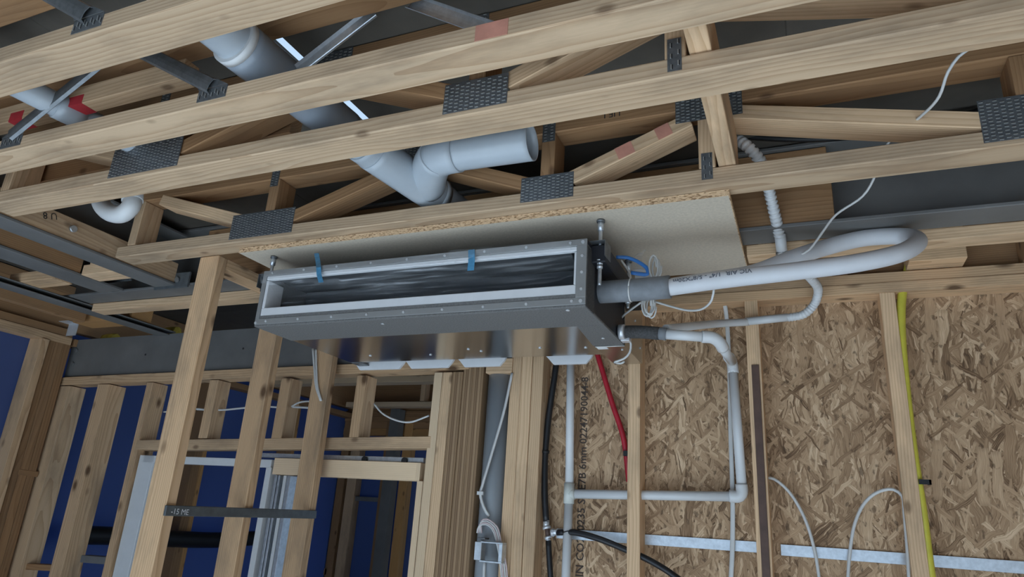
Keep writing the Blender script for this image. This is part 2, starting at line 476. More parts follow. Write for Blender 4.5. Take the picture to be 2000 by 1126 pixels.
def text_part(name, body, size, mat, parent, Mw, bend=None, bold=0.0):
    cu = bpy.data.curves.new(name, 'FONT'); cu.body = body; cu.size = size; cu.offset = bold
    cu.resolution_u = 2
    t = bpy.data.objects.new(name + '_tmp', cu)
    me = bpy.data.meshes.new_from_object(t)
    bpy.data.objects.remove(t)
    me.materials.clear()
    if bend:
        for v in me.vertices:
            v.co = Vector((v.co.x, bend * math.sin(v.co.y / bend), bend * math.cos(v.co.y / bend)))
    return link(name, me, mat, parent, Mw)

def nail_plate(parent, x0, x1, yf, z0, z1, vert=False, side=-1):
    """toothed steel connector plate pressed on a face at y = yf"""
    p = block('nail_plate', (x0, x1), (yf - 0.0016, yf) if side < 0 else (yf, yf + 0.0016), (z0, z1), 'galv_dull', parent, bev=0.0)
    L_, M_ = [], []
    r = random.Random(int((x0 + 9) * 1000))
    pw, ph = (0.013, 0.0085) if not vert else (0.0085, 0.019)
    nx = max(1, int((x1 - x0 - 0.006) / pw)); nz = max(1, int((z1 - z0 - 0.006) / ph))
    y0, y1 = (yf - 0.0030, yf - 0.0012) if side < 0 else (yf + 0.0012, yf + 0.0030)
    yy0, yy1 = (yf - 0.0019, yf - 0.0012) if side < 0 else (yf + 0.0012, yf + 0.0019)
    for i in range(nx):
        for j in range(nz):
            cx = x0 + (i + 0.5) * (x1 - x0) / nx + r.uniform(-.0006, .0006)
            cz = z0 + (j + 0.5) * (z1 - z0) / nz + (0.3 * ph if i % 2 else -0.2 * ph) * 0.8
            if not (z0 + 0.003 < cz < z1 - 0.003): continue
            lw, lh = (0.0042, 0.0011) if not vert else (0.0013, 0.0055)
            L_.append(((cx - lw, cx + lw), (y0, y1), (cz - lh, cz + lh))); M_.append(0)
            if vert: L_.append(((cx + lw, cx + lw + 0.0022), (yy0, yy1), (cz - lh, cz + lh)))
            else: L_.append(((cx - lw, cx + lw), (yy0, yy1), (cz + lh, cz + lh + 0.0020)))
            M_.append(1)
    t = boxes('teeth', L_, ['tooth_light', 'black'], p, slots=M_)
    t['kind'] = 'stuff'
    return p

# ================================================================== the setting
ZB, ZT = 2.62, 2.90           # underside of floor trusses, underside of the deck above
tag(block('floor', (-7.0, 4.0), (-6.0, 7.0), (-0.12, 0.0), 'concrete'), 'bare concrete floor slab of the unfinished room', 'floor', kind='structure')

ceil = root('ceiling', (0, 1, ZT), 'grey particleboard floor deck above the trusses', 'ceiling', kind='structure')
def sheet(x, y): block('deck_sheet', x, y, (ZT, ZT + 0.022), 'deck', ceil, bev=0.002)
ys = [-1.3, -0.55, 0.05, 0.895, 1.56, 2.36, 3.16, 3.96, 4.76, 5.6]
for i in range(len(ys) - 1):
    a, b = ys[i], ys[i + 1]
    slot = (i == 3)
    cuts = [-4.3, -2.95, -1.786, -1.236, 0.02, 1.2, 2.2] if i % 2 or slot else [-4.3, -3.4, -1.786, -0.95, 0.62, 2.2]
    for j in range(len(cuts) - 1):
        xa, xb = cuts[j], cuts[j + 1]
        if slot and abs(cuts[j] + 1.236) < 1e-6: xa = -1.194      # open joint that lets daylight in
        sheet((xa, xb), (a, b))

# ---- sheathed wall at the back right
wb = root('wall_back', (0.2, 2.62, 0), 'back wall of timber studs sheathed in oriented strand board', 'wall', kind='structure')
block('osb_panel', (-1.14, 0.22), (2.672, 2.688), (0, 2.66), 'osb', wb, bev=0)
block('osb_panel', (0.22, 2.2), (2.672, 2.688), (0, 2.66), 'osb', wb, bev=0)
# keep the strand texture upright: panels share the room's axes
for o in list(wb.children):
    if o.name.startswith('osb_panel'):
        c = WM[o.name].translation.copy(); R3 = WM[o.name].to_3x3()
        for v in o.data.vertices: v.co = R3 @ v.co
        Mw = Matrix.Translation(c); WM[o.name] = Mw; o.matrix_basis = WM[wb.name].inverted() @ Mw
for x in (-0.629, -0.185, 0.268, 0.72, 1.17, 1.62):
    block('stud', (x, x + 0.047), (2.58, 2.67), (0.045, 2.58), 'pine', wb)
for x in (-1.128, -1.080, -1.032):
    block('stud', (x, x + 0.0465), (2.58 + RND.uniform(-.004, .004), 2.67), (0.045, 2.575), 'pine', wb)
block('bottom_plate', (-1.13, 2.2), (2.58, 2.67), (0.0, 0.045), 'pine', wb)
block('top_plate', (-0.98, 2.2), (2.578, 2.67), (2.58, 2.617), 'pine_weathered', wb)
block('top_plate', (-0.98, 2.2), (2.582, 2.67), (2.618, 2.656), 'pine_weathered', wb)
block('packing_block', (-1.242, -1.121), (2.572, 2.66), (2.324, 2.386), 'pine', wb)
block('cover_strip', (-0.171, -0.145), (2.574, 2.5795), (0.05, 2.332), 'brown_strip', wb, bev=0.001)
st = text_part('stamp', 'SOL TIELD MAX 2 MIN CO250235 S4 E7B 6mm 02247190044-8', 0.043, 'ink_brown', wb,
    Matrix.Translation((-0.818, 2.6712, 1.17)) @ Matrix.Rotation(math.radians(90), 4, 'X') @ Matrix.Rotation(math.radians(90), 4, 'Z'), bold=0.0007)
tag(st, 'black stamped lettering running up the board')

# ---- galvanised strap let in across the studs
def strap(a, b, nm, lab):
    o = bar(nm, a, b, 0.003, 0.036, 'galv', None, bev=0.0005)
    tag(o, lab, 'metal strap', 'galvanised straps on the sheathed wall')
strap((-0.929, 2.668, 1.703), (-0.153, 2.668, 1.706), 'galvanised_strap', 'galvanised steel strap on board between black hose tee and brown-faced stud')
strap((-0.112, 2.666, 1.703), (2.15, 2.666, 1.703), 'galvanised_strap', 'galvanised steel strap on board crossing behind yellow pipe, at far right')
strap((-1.205, 2.668, 1.708), (-1.092, 2.668, 1.707), 'galvanised_strap', 'short galvanised strap end behind bundled cables beside grey downpipe')

# ---- framed wall left of it, under the steel beam
wm = root('wall_middle', (-2.5, 2.62, 0), 'open stud wall under steel beam, left of the boarded wall', 'wall', kind='structure')
bar('top_plate', (-4.033, 2.625, 2.338), (-1.329, 2.625, 2.370), 0.09, 0.046, 'pine_weathered', wm)
def stud(xa, w, ztop, mat, y=2.582, d=0.088, z0=0.0, name='stud', parent=None):
    return block(name, (xa, xa + w), (y, y + d), (z0, ztop), mat, parent or wm)
ZP = 2.318
stud(-3.992, 0.10, 2.31, 'pine', d=0.10)
stud(-3.659, 0.09, 2.315, 'pine_weathered', d=0.11)
stud(-3.273, 0.045, 2.32, 'pine_weathered', d=0.10)
stud(-2.819, 0.058, 2.325, 'pine_weathered', z0=2.03)
stud(-2.352, 0.060, 2.325, 'pine_weathered', z0=2.03)
stud(-1.906, 0.052, 2.33, 'pine_weathered', z0=2.035)
bar('lintel_rail', (-3.247, 2.625, 1.988), (-1.483, 2.625, 2.033), 0.09, 0.05, 'pine', wm)
bar('nogging', (-4.011, 2.640, 1.335), (-3.689, 2.640, 1.351), 0.06, 0.03, 'pine_brown', wm)
bar('nogging', (-3.490, 2.640, 1.412), (-3.307, 2.640, 1.417), 0.06, 0.035, 'steel_grey', wm)
# jambs and laminated posts by the pipe
x0 = -1.497
for i, (w, m) in enumerate(((0.042, 'pine_clean'), (0.048, 'pine'))):
    stud(x0, w - 0.002, 2.335, m); x0 += w
for i, w in enumerate((0.052, 0.047, 0.052)):
    stud(x0, w - 0.0015, 2.336 if i < 1 else 2.336 + 0.035 * (i - 0), 'lvl', y=2.584 + 0.003 * (i % 2)); x0 += w

# ---- near partition running towards the camera's left
wp = root('wall_partition', (-2.04, 2.0, 0), 'bare stud partition left of the air-conditioning unit', 'wall', kind='structure')
for y0, ztop, m in ((1.748, 2.617, 'pine_weathered'), (2.112, 2.575, 'pine_weathered'), (2.492, 2.575, 'pine_weathered')):
    block('stud', (-2.088, -1.992), (y0, y0 + 0.044), (0.045, ztop), m, wp, bev=0.003)
block('top_plate', (-2.088, -1.995), (1.795, 2.57), (2.577, 2.617), 'pine_weathered', wp)
block('bottom_plate', (-2.088, -1.992), (1.74, 2.57), (0, 0.045), 'pine_weathered', wp)
fb = bar('steel_flat_bar', (-1.985, 1.743, 1.701), (-1.985, 2.530, 1.710), 0.010, 0.034, 'steel_bar', None, bev=0.002)
tag(fb, 'grey steel flat bar fixed across three partition studs, chalk-marked', 'steel bar')
ct = text_part('chalk_mark', '-15 ME', 0.026, 'chalk', fb,
    Matrix.Translation((-1.978, 1.763, 1.691)) @ Matrix.Rotation(math.radians(90), 4, 'Z') @ Matrix.Rotation(math.radians(90), 4, 'X') @ Matrix.Rotation(math.radians(-1.2), 4, 'Z'))
tag(ct, 'white chalk writing')

# ---- left wall with blue wrap
wl = root('wall_left', (-3.95, 2.0, 0), 'left wall of weathered studs with blue building wrap', 'wall', kind='structure')
block('wrap_sheet', (-4.062, -4.058), (-1.2, 5.5), (0.0, 2.9), 'wrap_blue', wl, bev=0)
block('top_plate', (-4.05, -3.95), (-1.2, 2.56), (2.545, 2.59), 'pine_weathered', wl)
block('top_plate', (-4.05, -3.955), (-1.2, 2.56), (2.592, 2.635), 'pine_brown', wl)
for y0, m in ((1.42, 'pine_brown'), (2.385, 'pine_weathered'), (2.43, 'pine_brown'), (2.475, 'pine_brown'), (2.52, 'pine_brown')):
    block('stud', (-4.05, -3.952 if y0 != 2.385 else -3.94), (y0, y0 + 0.043), (0, 2.545), m, wl)
for yy in (0.96, 0.5, 0.04, -0.4, -0.85):
    block('stud', (-4.05, -3.952), (yy, yy + 0.043), (0, 2.545), 'pine_weathered', wl)
block('rim', (-4.05, -3.985), (-1.2, 5.4), (2.637, 2.895), 'pine_brown', wl)
bar('nogging', (-3.990, 2.470, 1.819), (-3.990, 2.578, 1.814), 0.08, 0.03, 'pine_brown', wl)
for q in ((-3.955, 3.619, 1.644), (-3.955, 4.534, 1.672)):
    block('stud', (-4.05, -3.955), (q[1], q[1] + 0.07), (0, 2.545), 'pine_brown', wl)
    block('stud', (-4.05, -3.962), (q[1] + 0.072, q[1] + 0.115), (0, 2.545), 'pine_orange', wl)
block('top_plate', (-4.05, -3.955), (2.58, 5.4), (2.547, 2.59), 'pine_brown', wl)

# ---- exterior wall far behind, blue wrap outside its studs
we = root('wall_exterior', (-3, 5.4, 0), 'far exterior wall with brown studs and blue building wrap', 'wall', kind='structure')
block('wrap_sheet', (-8.2, 0.4), (5.5, 5.504), (0.0, 2.9), 'wrap_blue', we, bev=0)
YE = 5.4
def estud(xa, w, m, d=0.09): block('stud', (xa, xa + w), (YE, YE + d), (0, 2.52), m, we)
estud(-4.210, 0.15, 'pine_weathered'); estud(-4.050, 0.08, 'pine_brown'); estud(-3.941, 0.10, 'pine')
estud(-3.581, 0.04, 'pine_brown'); estud(-3.385, 0.085, 'pine_orange')
block('lintel', (-4.521, -3.069), (YE + 0.01, 5.49), (2.46, 2.521), 'pine_brown', we)
block('lintel', (-4.373, -3.069), (YE + 0.004, 5.49), (2.395, 2.458), 'pine_orange', we)
block('top_plate', (-8.0, 0.2), (YE, 5.49), (2.522, 2.57), 'pine_brown', we)
block('top_plate', (-8.0, 0.2), (YE + 0.004, 5.49), (2.572, 2.62), 'pine_brown', we)
block('rim', (-8.0, 0.2), (YE + 0.03, 5.49), (2.622, 2.895), 'pine_brown', we)
block('bottom_plate', (-8.0, 0.2), (YE, 5.49), (0.0, 0.045), 'pine_brown', we)
block('nogging', (-3.933, -3.530), (YE + 0.02, YE + 0.06), (1.808, 1.847), 'steel_grey', we)
block('nogging', (-4.483, -4.028), (YE, YE + 0.09), (1.165, 1.219), 'pine_brown', we)
gp = block('steel_post', (-3.477, -3.383), (5.28, 5.38), (0, 2.62), 'steel_grey')
tag(gp, 'grey painted steel post standing against the far exterior wall', 'steel post')
bp = tube('black_pipe', [(-3.903, 2.791, 1.503), (-3.903, 3.197, 1.493), (-3.903, 3.508, 1.480), (-3.903, 3.905, 1.470), (-3.903, 4.308, 1.483)], 0.052, 'black', None, seg=16)
tag(bp, 'thick black pipe running level along the wrapped left wall beyond the studs', 'pipe')

# right side wall, outside the picture, closes the room
wr = root('wall_right', (2.2, 1, 0), 'strand board side wall beyond the right edge of the view', 'wall', kind='structure')
block('osb_panel', (2.2, 2.216), (-1.3, 2.69), (0, 2.9), 'osb', wr, bev=0)

wf = root('wall_front_added', (-0.8, -1.4, 0), 'unseen wall with a wide doorway, added behind the viewpoint to shape the light', 'wall', kind='structure')  # unseen wall added to cut frontal daylight and darken the ceiling
block('wall_panel', (-4.3, 2.216), (-1.42, -1.31), (2.25, 2.92), 'osb', wf, bev=0)
block('wall_panel', (-4.3, -3.3), (-1.42, -1.31), (0.0, 2.25), 'osb', wf, bev=0)
block('wall_panel', (1.6, 2.216), (-1.42, -1.31), (0.0, 2.25), 'osb', wf, bev=0)
block('sun_block_panel', (-4.3, 2.216), (-1.42, -1.31), (2.92, 6.2), 'osb', wf, bev=0)  # unseen panel added to keep sun out of the open deck joint
rj = root('rim_joist', (0.5, 2.65, 2.656), 'dark timber rim joist above the boarded wall plate', 'timber')
block('rim', (-1.0, 2.2), (2.63, 2.67), (2.657, 2.895), 'pine_brown', rj)
for xa, xb, m in ((-0.12, -0.075, 'pine'), (0.13, 0.175, 'pine_brown'), (0.36, 0.53, 'pine_weathered'), (0.70, 0.745, 'pine_brown')):
    block('blocking', (xa, xb), (2.50, 2.63), (2.66, 2.80), m, rj)

# ================================================================== steel beams
def channel(name, x, y, z, face, label, axis='X', flange=0.012, web=0.008):
    """C-section; face = side on which it is open"""
    r_ = root(name, ((x[0] + x[1]) / 2, (y[0] + y[1]) / 2, z[0]), label, 'steel beam')
    block('flange', x, y, (z[0], z[0] + flange), 'steel_grey', r_, bev=0.002)
    block('flange', x, y, (z[1] - flange, z[1]), 'steel_grey', r_, bev=0.002)
    if face == '-Y': wx, wy = x, (y[1] - web, y[1])
    elif face == '+Y': wx, wy = x, (y[0], y[0] + web)
    elif face == '+X': wx, wy = (x[0], x[0] + web), y
    else: wx, wy = (x[1] - web, x[1]), y
    block('web', wx, wy, (z[0] + flange, z[1] - flange), 'steel_grey', r_, bev=0)
    return r_

cb = channel('steel_channel', (-3.35, 2.15), (2.012, 2.127), (ZB, 2.895), '-Y', 'long grey steel channel crossing behind the unit, at truss height')
block('timber_packer', (-2.40, 0.118), (2.022, 2.115), (2.633, 2.757), 'pine_brown', cb)
block('timber_packer', (-2.40, 0.112), (2.026, 2.115), (2.760, 2.880), 'pine_brown', cb)
pl = root('packing_plate', (0.8, 2.16, 2.585), 'timber plate under the steel channel right of the particleboard sheet', 'timber')
block('plate', (-0.138, 2.1), (2.127, 2.20), (2.584, 2.6195), 'pine', pl)
pl2 = root('packing_plate', (-2.8, 2.16, 2.585), 'timber plate under the steel channel left of the near partition stud', 'timber')
block('plate', (-3.2, -2.10), (2.127, 2.20), (2.582, 2.6195), 'pine', pl2)

sb1 = channel('steel_channel', (-2.625, -2.505), (0.3, 2.008), (ZB, 2.86), '+X', 'grey steel channel at the left ends of the near trusses')
block('timber_packer', (-2.615, -2.512), (0.3, 2.0), (2.633, 2.722), 'pine', sb1)
for y_ in (1.405,):
    bl = tube('bolt', [Vector((-2.512, 1.513, 2.681)), Vector((-2.512, 1.513, 2.681)) + Vector((0.012, 0, 0))], 0.013, 'galv', sb1, seg=12, smooth=False)
mk = text_part('timber_mark', 'U 8', 0.036, 'ink', sb1, Matrix.Translation((-2.511, 1.444, 2.715)) @ Matrix.Rotation(math.radians(90), 4, 'Z') @ Matrix.Rotation(math.radians(90), 4, 'X') @ Matrix.Rotation(math.radians(200), 4, 'Z'))
sb2 = channel('steel_channel', (-2.985, -2.84), (0.3, 2.008), (ZB, 2.86), '+X', 'middle grey steel channel running away at upper left')
block('timber_packer', (-2.97, -2.846), (0.3, 1.80), (2.633, 2.76), 'pine_brown', sb2)
b1 = root('truss_end', (-2.73, 1.86, ZB), 'short timber truss end between the two left steel channels', 'timber')
block('chord', (-2.838, -2.63), (1.80, 1.89), (2.625, 2.67), 'pine', b1)
block('web', (-2.80, -2.752), (1.80, 1.885), (2.67, 2.86), 'pine', b1)
b2 = root('truss_end', (-3.1, 1.86, ZB), 'weathered timber truss end left of the middle steel channel', 'timber')
block('chord', (-3.30, -2.99), (1.78, 1.87), (2.615, 2.66), 'pine_weathered', b2)
sb3 = channel('steel_channel', (-3.30, -3.21), (0.6, 2.64), (2.585, 2.615), '+X', 'lower thin grey steel section running back to the far beam', flange=0.006)
j1 = root('floor_joist', (-3.55, 1.8, 2.6), 'brown timber joist above the left wall plate', 'timber')
block('joist', (-3.58, -3.535), (0.4, 2.33), (2.60, 2.72), 'pine_brown', j1)
j2 = root('timber_block', (-3.4, 2.45, 2.56), 'chunky timber block wedged above the far steel beam', 'timber')
block('block', (-3.68, -3.22), (2.36, 2.48), (2.615, 2.70), 'pine_orange', j2)
brk = boxes('wall_bracket', [((-3.80, -3.72), (2.42, 2.423), (2.56, 2.63)), ((-3.80, -3.72), (2.36, 2.423), (2.627, 2.63))], 'zinc')
tag(brk, 'small bright metal angle bracket by the left wall corner', 'bracket')
for i, (pa, pb) in enumerate((((212, 660), (222, 664)), ((325, 646), (340, 648)))):
    q = Vector((-3.873, 2.700, 2.630)) if i == 0 else Vector((-3.373, 2.700, 2.648))
    yb = tube('insulation_batt', [q + Vector((0, 0, -0.012)), q + Vector((0.05, 0.0, -0.008)), q + Vector((0.10, 0.0, -0.012))], 0.028, 'yellow_batt', None, seg=8)
    tag(yb, ('yellow insulation scrap poking over the far beam, left of timber block', 'yellow insulation scrap on the far beam near partition stud')[i], 'insulation')

for i, (qa, qb) in enumerate((((-2.967, 2.000, 2.667), (-2.797, 2.000, 2.734)), ((-2.631, 2.000, 2.608), (-2.429, 2.000, 2.678)))):
    cl = root('steel_cleat', qa, ('dark bolted steel cleat joining the middle left channel to the crossing one', 'dark bolted steel cleat joining the right-hand left channel to the crossing one')[i], 'steel cleat')
    block('plate', (qa[0], qb[0]), (1.998, 2.009), (qa[2], qb[2]), 'steel_bar', cl)
    for u, w in ((0.3, 0.5), (0.7, 0.5)):
        c_ = Vector((qa[0] + (qb[0] - qa[0]) * u, 1.998, qa[2] + (qb[2] - qa[2]) * w))
        tube('bolt', [c_, c_ + Vector((0, -0.01, 0))], 0.012, 'steel_grey', cl, seg=6, smooth=False)

# the beam over the stud wall, bolt heads at its left end
fbm = root('steel_beam', (-2.8, 2.62, 2.37), 'deep grey steel beam over the open stud wall', 'steel beam')
poly_prism('web', [(-3.992, 2.600, 2.360), (-1.482, 2.600, 2.373), (-1.507, 2.600, 2.602), (-4.003, 2.600, 2.590)], (0, 0.012, 0), 'steel_grey', fbm)
bar('flange', Vector((-3.993, 2.600, 2.363)) + Vector((0, 0.05, 0.004)), Vector((-1.482, 2.600, 2.375)) + Vector((0, 0.05, 0.004)), 0.1, 0.01, 'steel_grey', fbm)
for q in ((-3.946, 2.600, 2.525), (-3.944, 2.600, 2.442)):
    tube('bolt', [Vector(q) + Vector((0, 0.002, 0)), Vector(q) + Vector((0, -0.008, 0))], 0.013, 'steel_grey', fbm, seg=6, smooth=False)
for q in ((-3.360, 2.600, 2.481), (-2.653, 2.600, 2.490)):
    tube('hole', [Vector(q) + Vector((0, 0.002, 0)), Vector(q) + Vector((0, -0.0006, 0))], 0.006, 'black', fbm, seg=10, smooth=False)

# ================================================================== floor trusses
def web_bar(parent, a, b, yc, mat, w=0.088, t=0.043):
    """web of a truss in the plane y = yc, on flat"""
    return bar('web', (a[0], yc, a[1]), (b[0], yc, b[1]), w, t, mat, parent, upv=(-(b[1] - a[1]), 0, (b[0] - a[0])), bev=0.002)

def truss(y0, y1, label, xl=-2.46, xr=2.1, wooden=True, chord='pine_chord', webs='pine_brown'):
    t = root('floor_truss', ((xl + xr) / 2, (y0 + y1) / 2, ZB), label, 'truss', 'parallel floor trusses overhead')
    yc = (y0 + y1) / 2
    block('bottom_chord', (xl, xr), (y0, y1), (ZB, ZB + 0.045), chord, t, bev=0.003)
    block('top_chord', (xl, xr), (y0, y1), (ZT - 0.046, ZT - 0.001), 'pine_brown' if y0 < 3 else 'pine', t, bev=0.003)  # near top chords take the darker wood, shade put into their colour
    zb, zt = ZB + 0.046, ZT - 0.047
    zm, zq = zb + 0.028, zt - 0.028
    if wooden:
        web_bar(t, (xl + 0.075, zb), (xl + 0.075, zt), yc, 'pine')
        web_bar(t, (-1.79, zm), (xl + 0.18, zt - 0.004), yc, 'pine')
        web_bar(t, (-1.705, zb), (-1.705, zt), yc, webs)
        web_bar(t, (-1.60, zm), (-1.17, zq), yc, webs)
        web_bar(t, (-0.72, zm), (-1.06, zq), yc, webs)
        web_bar(t, (-0.655, zb), (-0.655, zt), yc, webs)
        web_bar(t, (-0.58, zm), (-0.24, zq), yc, 'pine')
        web_bar(t, (-0.197, zb), (-0.197, zt), yc, 'pine')
        web_bar(t, (0.43, zm), (-0.13, zq + 0.003), yc, 'pine')
        web_bar(t, (0.52, zb), (0.52, zt), yc, webs)
        web_bar(t, (0.60, zm), (0.95, zq), yc, webs)
        nail_plate(t, -1.872, -1.588, y0, ZB + 0.013, ZB + 0.108)
        nail_plate(t, -0.735, -0.571, y0, ZB + 0.012, ZB + 0.092)
        nail_plate(t, -0.212, -0.183, y0, ZB + 0.011, ZB + 0.090, vert=True)
        nail_plate(t, 0.421, 0.60, y0, ZB + 0.013, ZB + 0.125)
        nail_plate(t, -0.278, -0.10, y0, ZT - 0.085, ZT - 0.003)
        nail_plate(t, -1.19, -1.03, y0, ZT - 0.088, ZT - 0.003)
        nail_plate(t, -1.725, -1.69, y0, ZT - 0.075, ZT - 0.003)
        nail_plate(t, -0.675, -0.635, y0, ZT - 0.075, ZT - 0.003)
    return t

def steel_web(t, xb, xt, yf, side=-1):
    """pressed V-channel strip from a plate on the bottom chord to the top chord"""
    nail_plate(t, xb - 0.045, xb + 0.045, yf, ZB + 0.014, ZB + 0.047, vert=True, side=side)
    s = yf + side * 0.004
    a = Vector((xb, s, ZB + 0.048)); b = Vector((xt, s, ZT - 0.03))
    d = (b - a).normalized(); nrm = Vector((0, side, 0)); w = d.cross(nrm).normalized()
    V, F = [], []
    prof = [(-0.020, 0.0), (-0.016, 0.008), (-0.004, 0.010), (0.004, 0.010), (0.016, 0.008), (0.020, 0.0)]
    for p in (a, b):
        for u, h in prof:
            V.append(p + w * u + nrm * h)
    for p in (a, b):
        for u, h in prof:
            V.append(p + w * u * 0.93 + nrm * (h - 0.0015))
    n = len(prof)
    for i in range(n - 1):
        F.append((i, i + 1, n + i + 1, n + i)); F.append((2 * n + i, 3 * n + i, 3 * n + i + 1, 2 * n + i + 1))
        F.append((i, 2 * n + i, 2 * n + i + 1, i + 1)); F.append((n + i, n + i + 1, 3 * n + i + 1, 3 * n + i))
    F += [(0, n, 3 * n, 2 * n), (n - 1, 3 * n - 1, 4 * n - 1, 2 * n - 1)]
    me = bpy.data.meshes.new('steel_web'); me.from_pydata([tuple(v - a) for v in V], [], F)
    bm = bmesh.new(); bm.from_mesh(me); bmesh.ops.recalc_face_normals(bm, faces=bm.faces); bm.to_mesh(me); bm.free()
    link('steel_web', me, 'galv_dull' if side < 0 else 'galv', t, Matrix.Translation(a))
    # flared gusset between plate and strip
    poly_prism('gusset', [(xb - 0.045, s, ZB + 0.047), (xb + 0.045, s, ZB + 0.047), tuple(a + w * 0.02 + d * 0.045), tuple(a - w * 0.02 + d * 0.045)] if (b - a).x * 1 > -99 else [], (0, -side * 0.0015, 0), 'galv_dull', t)

t1 = truss(0.695, 0.788, 'floor truss nearest the camera, crossing the top left corner', wooden=False)
steel_web(t1, -1.295, -1.62, 0.695)
steel_web(t1, -0.75, -0.40, 0.695); steel_web(t1, -0.1, -0.42, 0.695)
t2 = truss(0.967, 1.057, 'second floor truss from the camera, with pressed steel strip webs', wooden=False)
steel_web(t2, -1.235, -1.58, 0.967); steel_web(t2, -1.98, -1.62, 0.967)
steel_web(t2, -1.22, -0.88, 1.057, 1); steel_web(t2, -0.46, -0.78, 1.057, 1)
pm = boxes('paint_mark', [((-0.545, -0.475), (0.9660, 0.9672), (ZB + 0.004, ZB + 0.041))], 'pink_paint', t2)
t3 = truss(1.186, 1.281, 'third floor truss, timber webs, directly in front of the particleboard one')
t4 = truss(1.670, 1.757, 'floor truss carrying the particleboard sheet above the unit')
wbm = [c for c in t4.children if c.name.startswith('web')][6]
for u, ln in ((-0.012, 0.05), (0.105, 0.042)):
    Mw = WM[wbm.name] @ Matrix.Translation((u, -0.0445, 0.001))
    link('paint_mark', box_mesh('paint_mark', ln, 0.0012, 0.039), 'pink_paint', wbm, Mw)
text_part('timber_mark', 'UF I', 0.030, 'ink', t4, Matrix.Translation((-0.435, 1.6696, 2.893)) @ Matrix.Rotation(math.radians(90), 4, 'X') @ Matrix.Rotation(math.radians(180), 4, 'Z'))
t5 = truss(4.12, 4.23, 'floor truss seen beyond the stud wall, nearer of two', xl=-3.9, xr=0.4, wooden=False, chord='pine_clean')
t6 = truss(5.17, 5.27, 'floor truss seen beyond the stud wall, farther of two', xl=-3.9, xr=0.4, wooden=False, chord='pine_clean')
for t_, yy in ((t5, 4.175), (t6, 5.22)):
    web_bar(t_, (-2.55, 2.67), (-2.95, 2.85), yy, 'pine_clean'); web_bar(t_, (-2.45, 2.67), (-2.05, 2.85), yy, 'pine_clean')
    web_bar(t_, (-2.0, 2.67), (-2.0, 2.85), yy, 'pine_orange'); web_bar(t_, (-3.1, 2.67), (-3.1, 2.85), yy, 'pine')
# strongback plank laid across the bottom chords, and timber in the upper left bay
sbk = block('strongback_plank', (-0.168, -0.124), (0.45, 1.765), (2.667, 2.80), 'pine')
tag(sbk, 'timber strongback plank lying across the bottom chords of the trusses', 'timber')
tr = block('trimmer', (-2.45, -1.30), (1.29, 1.335), (2.75, 2.84), 'pine_brown')
tag(tr, 'brown trimmer timber behind the third truss at upper left', 'timber')

# ================================================================== particleboard sheet under the truss
pb = root('particleboard_sheet', (-1.0, 2.0, 2.60), 'grey-faced particleboard sheet fixed under the truss above the unit', 'board')
block('face', (-1.862, -0.150), (1.7185, 2.125), (2.6, 2.6185), 'mdf_face', pb, bev=0.0)
block('face', (-1.862, -0.150), (2.125, 2.30), (2.6, 2.6185), 'mdf_face', pb, bev=0.0)
block('raw_edge', (-1.862, -0.150), (1.7160, 1.7186), (2.6, 2.6185), 'chip_edge', pb, bev=0.0)
block('raw_edge', (-0.1501, -0.1475), (1.7165, 2.30), (2.6, 2.6185), 'chip_edge', pb, bev=0.0)

# ================================================================== ducted air-conditioning unit
UX0, UX1, UY0, UY1 = -1.727, -0.541, 1.722, 2.285
UZ0, UZ1 = 2.3165, 2.519
ac = root('ducted_unit', ((UX0 + UX1) / 2, 2.0, UZ0), 'slim ducted air-conditioning unit in charcoal insulation, hung under particleboard sheet', 'air conditioner')
# casing as five panels round an open mouth
block('top_panel', (UX0, UX1), (UY0 + 0.004, UY1), (UZ1 - 0.012, UZ1 - 0.001), 'casing_dark', ac)
block('back_panel', (UX0, UX1), (UY1 - 0.012, UY1), (UZ0 + 0.01, UZ1 - 0.012), 'casing_dark', ac)
block('mouth_shade_panel', (UX0 + 0.02, UX1 - 0.02), (1.93, 1.95), (UZ0 + 0.012, UZ1 - 0.013), 'cavity_dark', ac)  # dark panel standing in for the shade inside the mouth
block('side_panel', (UX0 + 0.001, UX0 + 0.010), (UY0 + 0.004, UY1), (UZ0 + 0.004, UZ1 - 0.012), 'insulation_charcoal', ac)
block('side_panel', (UX1 - 0.010, UX1 - 0.001), (UY0 + 0.004, 1.80), (UZ0 + 0.004, UZ1 - 0.012), 'insulation_charcoal', ac)
block('side_panel', (UX1 - 0.010, UX1 - 0.002), (1.80, UY1), (UZ0 + 0.004, UZ1 - 0.012), 'casing_dark', ac)
block('base_insulation', (UX0, UX1), (UY0 + 0.003, 1.915), (UZ0 - 0.001, UZ0 + 0.008), 'insulation_charcoal', ac, bev=0.002)
poly_prism('base_insulation', [(UX1 - 0.085, 1.915, UZ0 - 0.001), (UX1, 1.915, UZ0 - 0.001), (UX1, 2.155, UZ0 - 0.001), (UX1 - 0.105, 2.155, UZ0 - 0.001)], (0, 0, 0.006), 'insulation_charcoal', ac)
block('side_insulation', (UX1 - 0.002, UX1 + 0.0015), (UY0 + 0.003, 1.80), (UZ0, UZ1 - 0.02), 'foam_charcoal', ac, bev=0.001)  # darker than the base: weaker light on this side painted into the foam
block('base_plate', (UX0 + 0.002, UX1 - 0.002), (1.90, UY1), (UZ0 + 0.001, UZ0 + 0.006), 'mirror_steel', ac, bev=0)
block('base_flange', (UX0 + 0.002, UX0 + 0.05), (UY1, 2.375), (UZ0 - 0.001, UZ0 + 0.003), 'galv_dull', ac, bev=0)
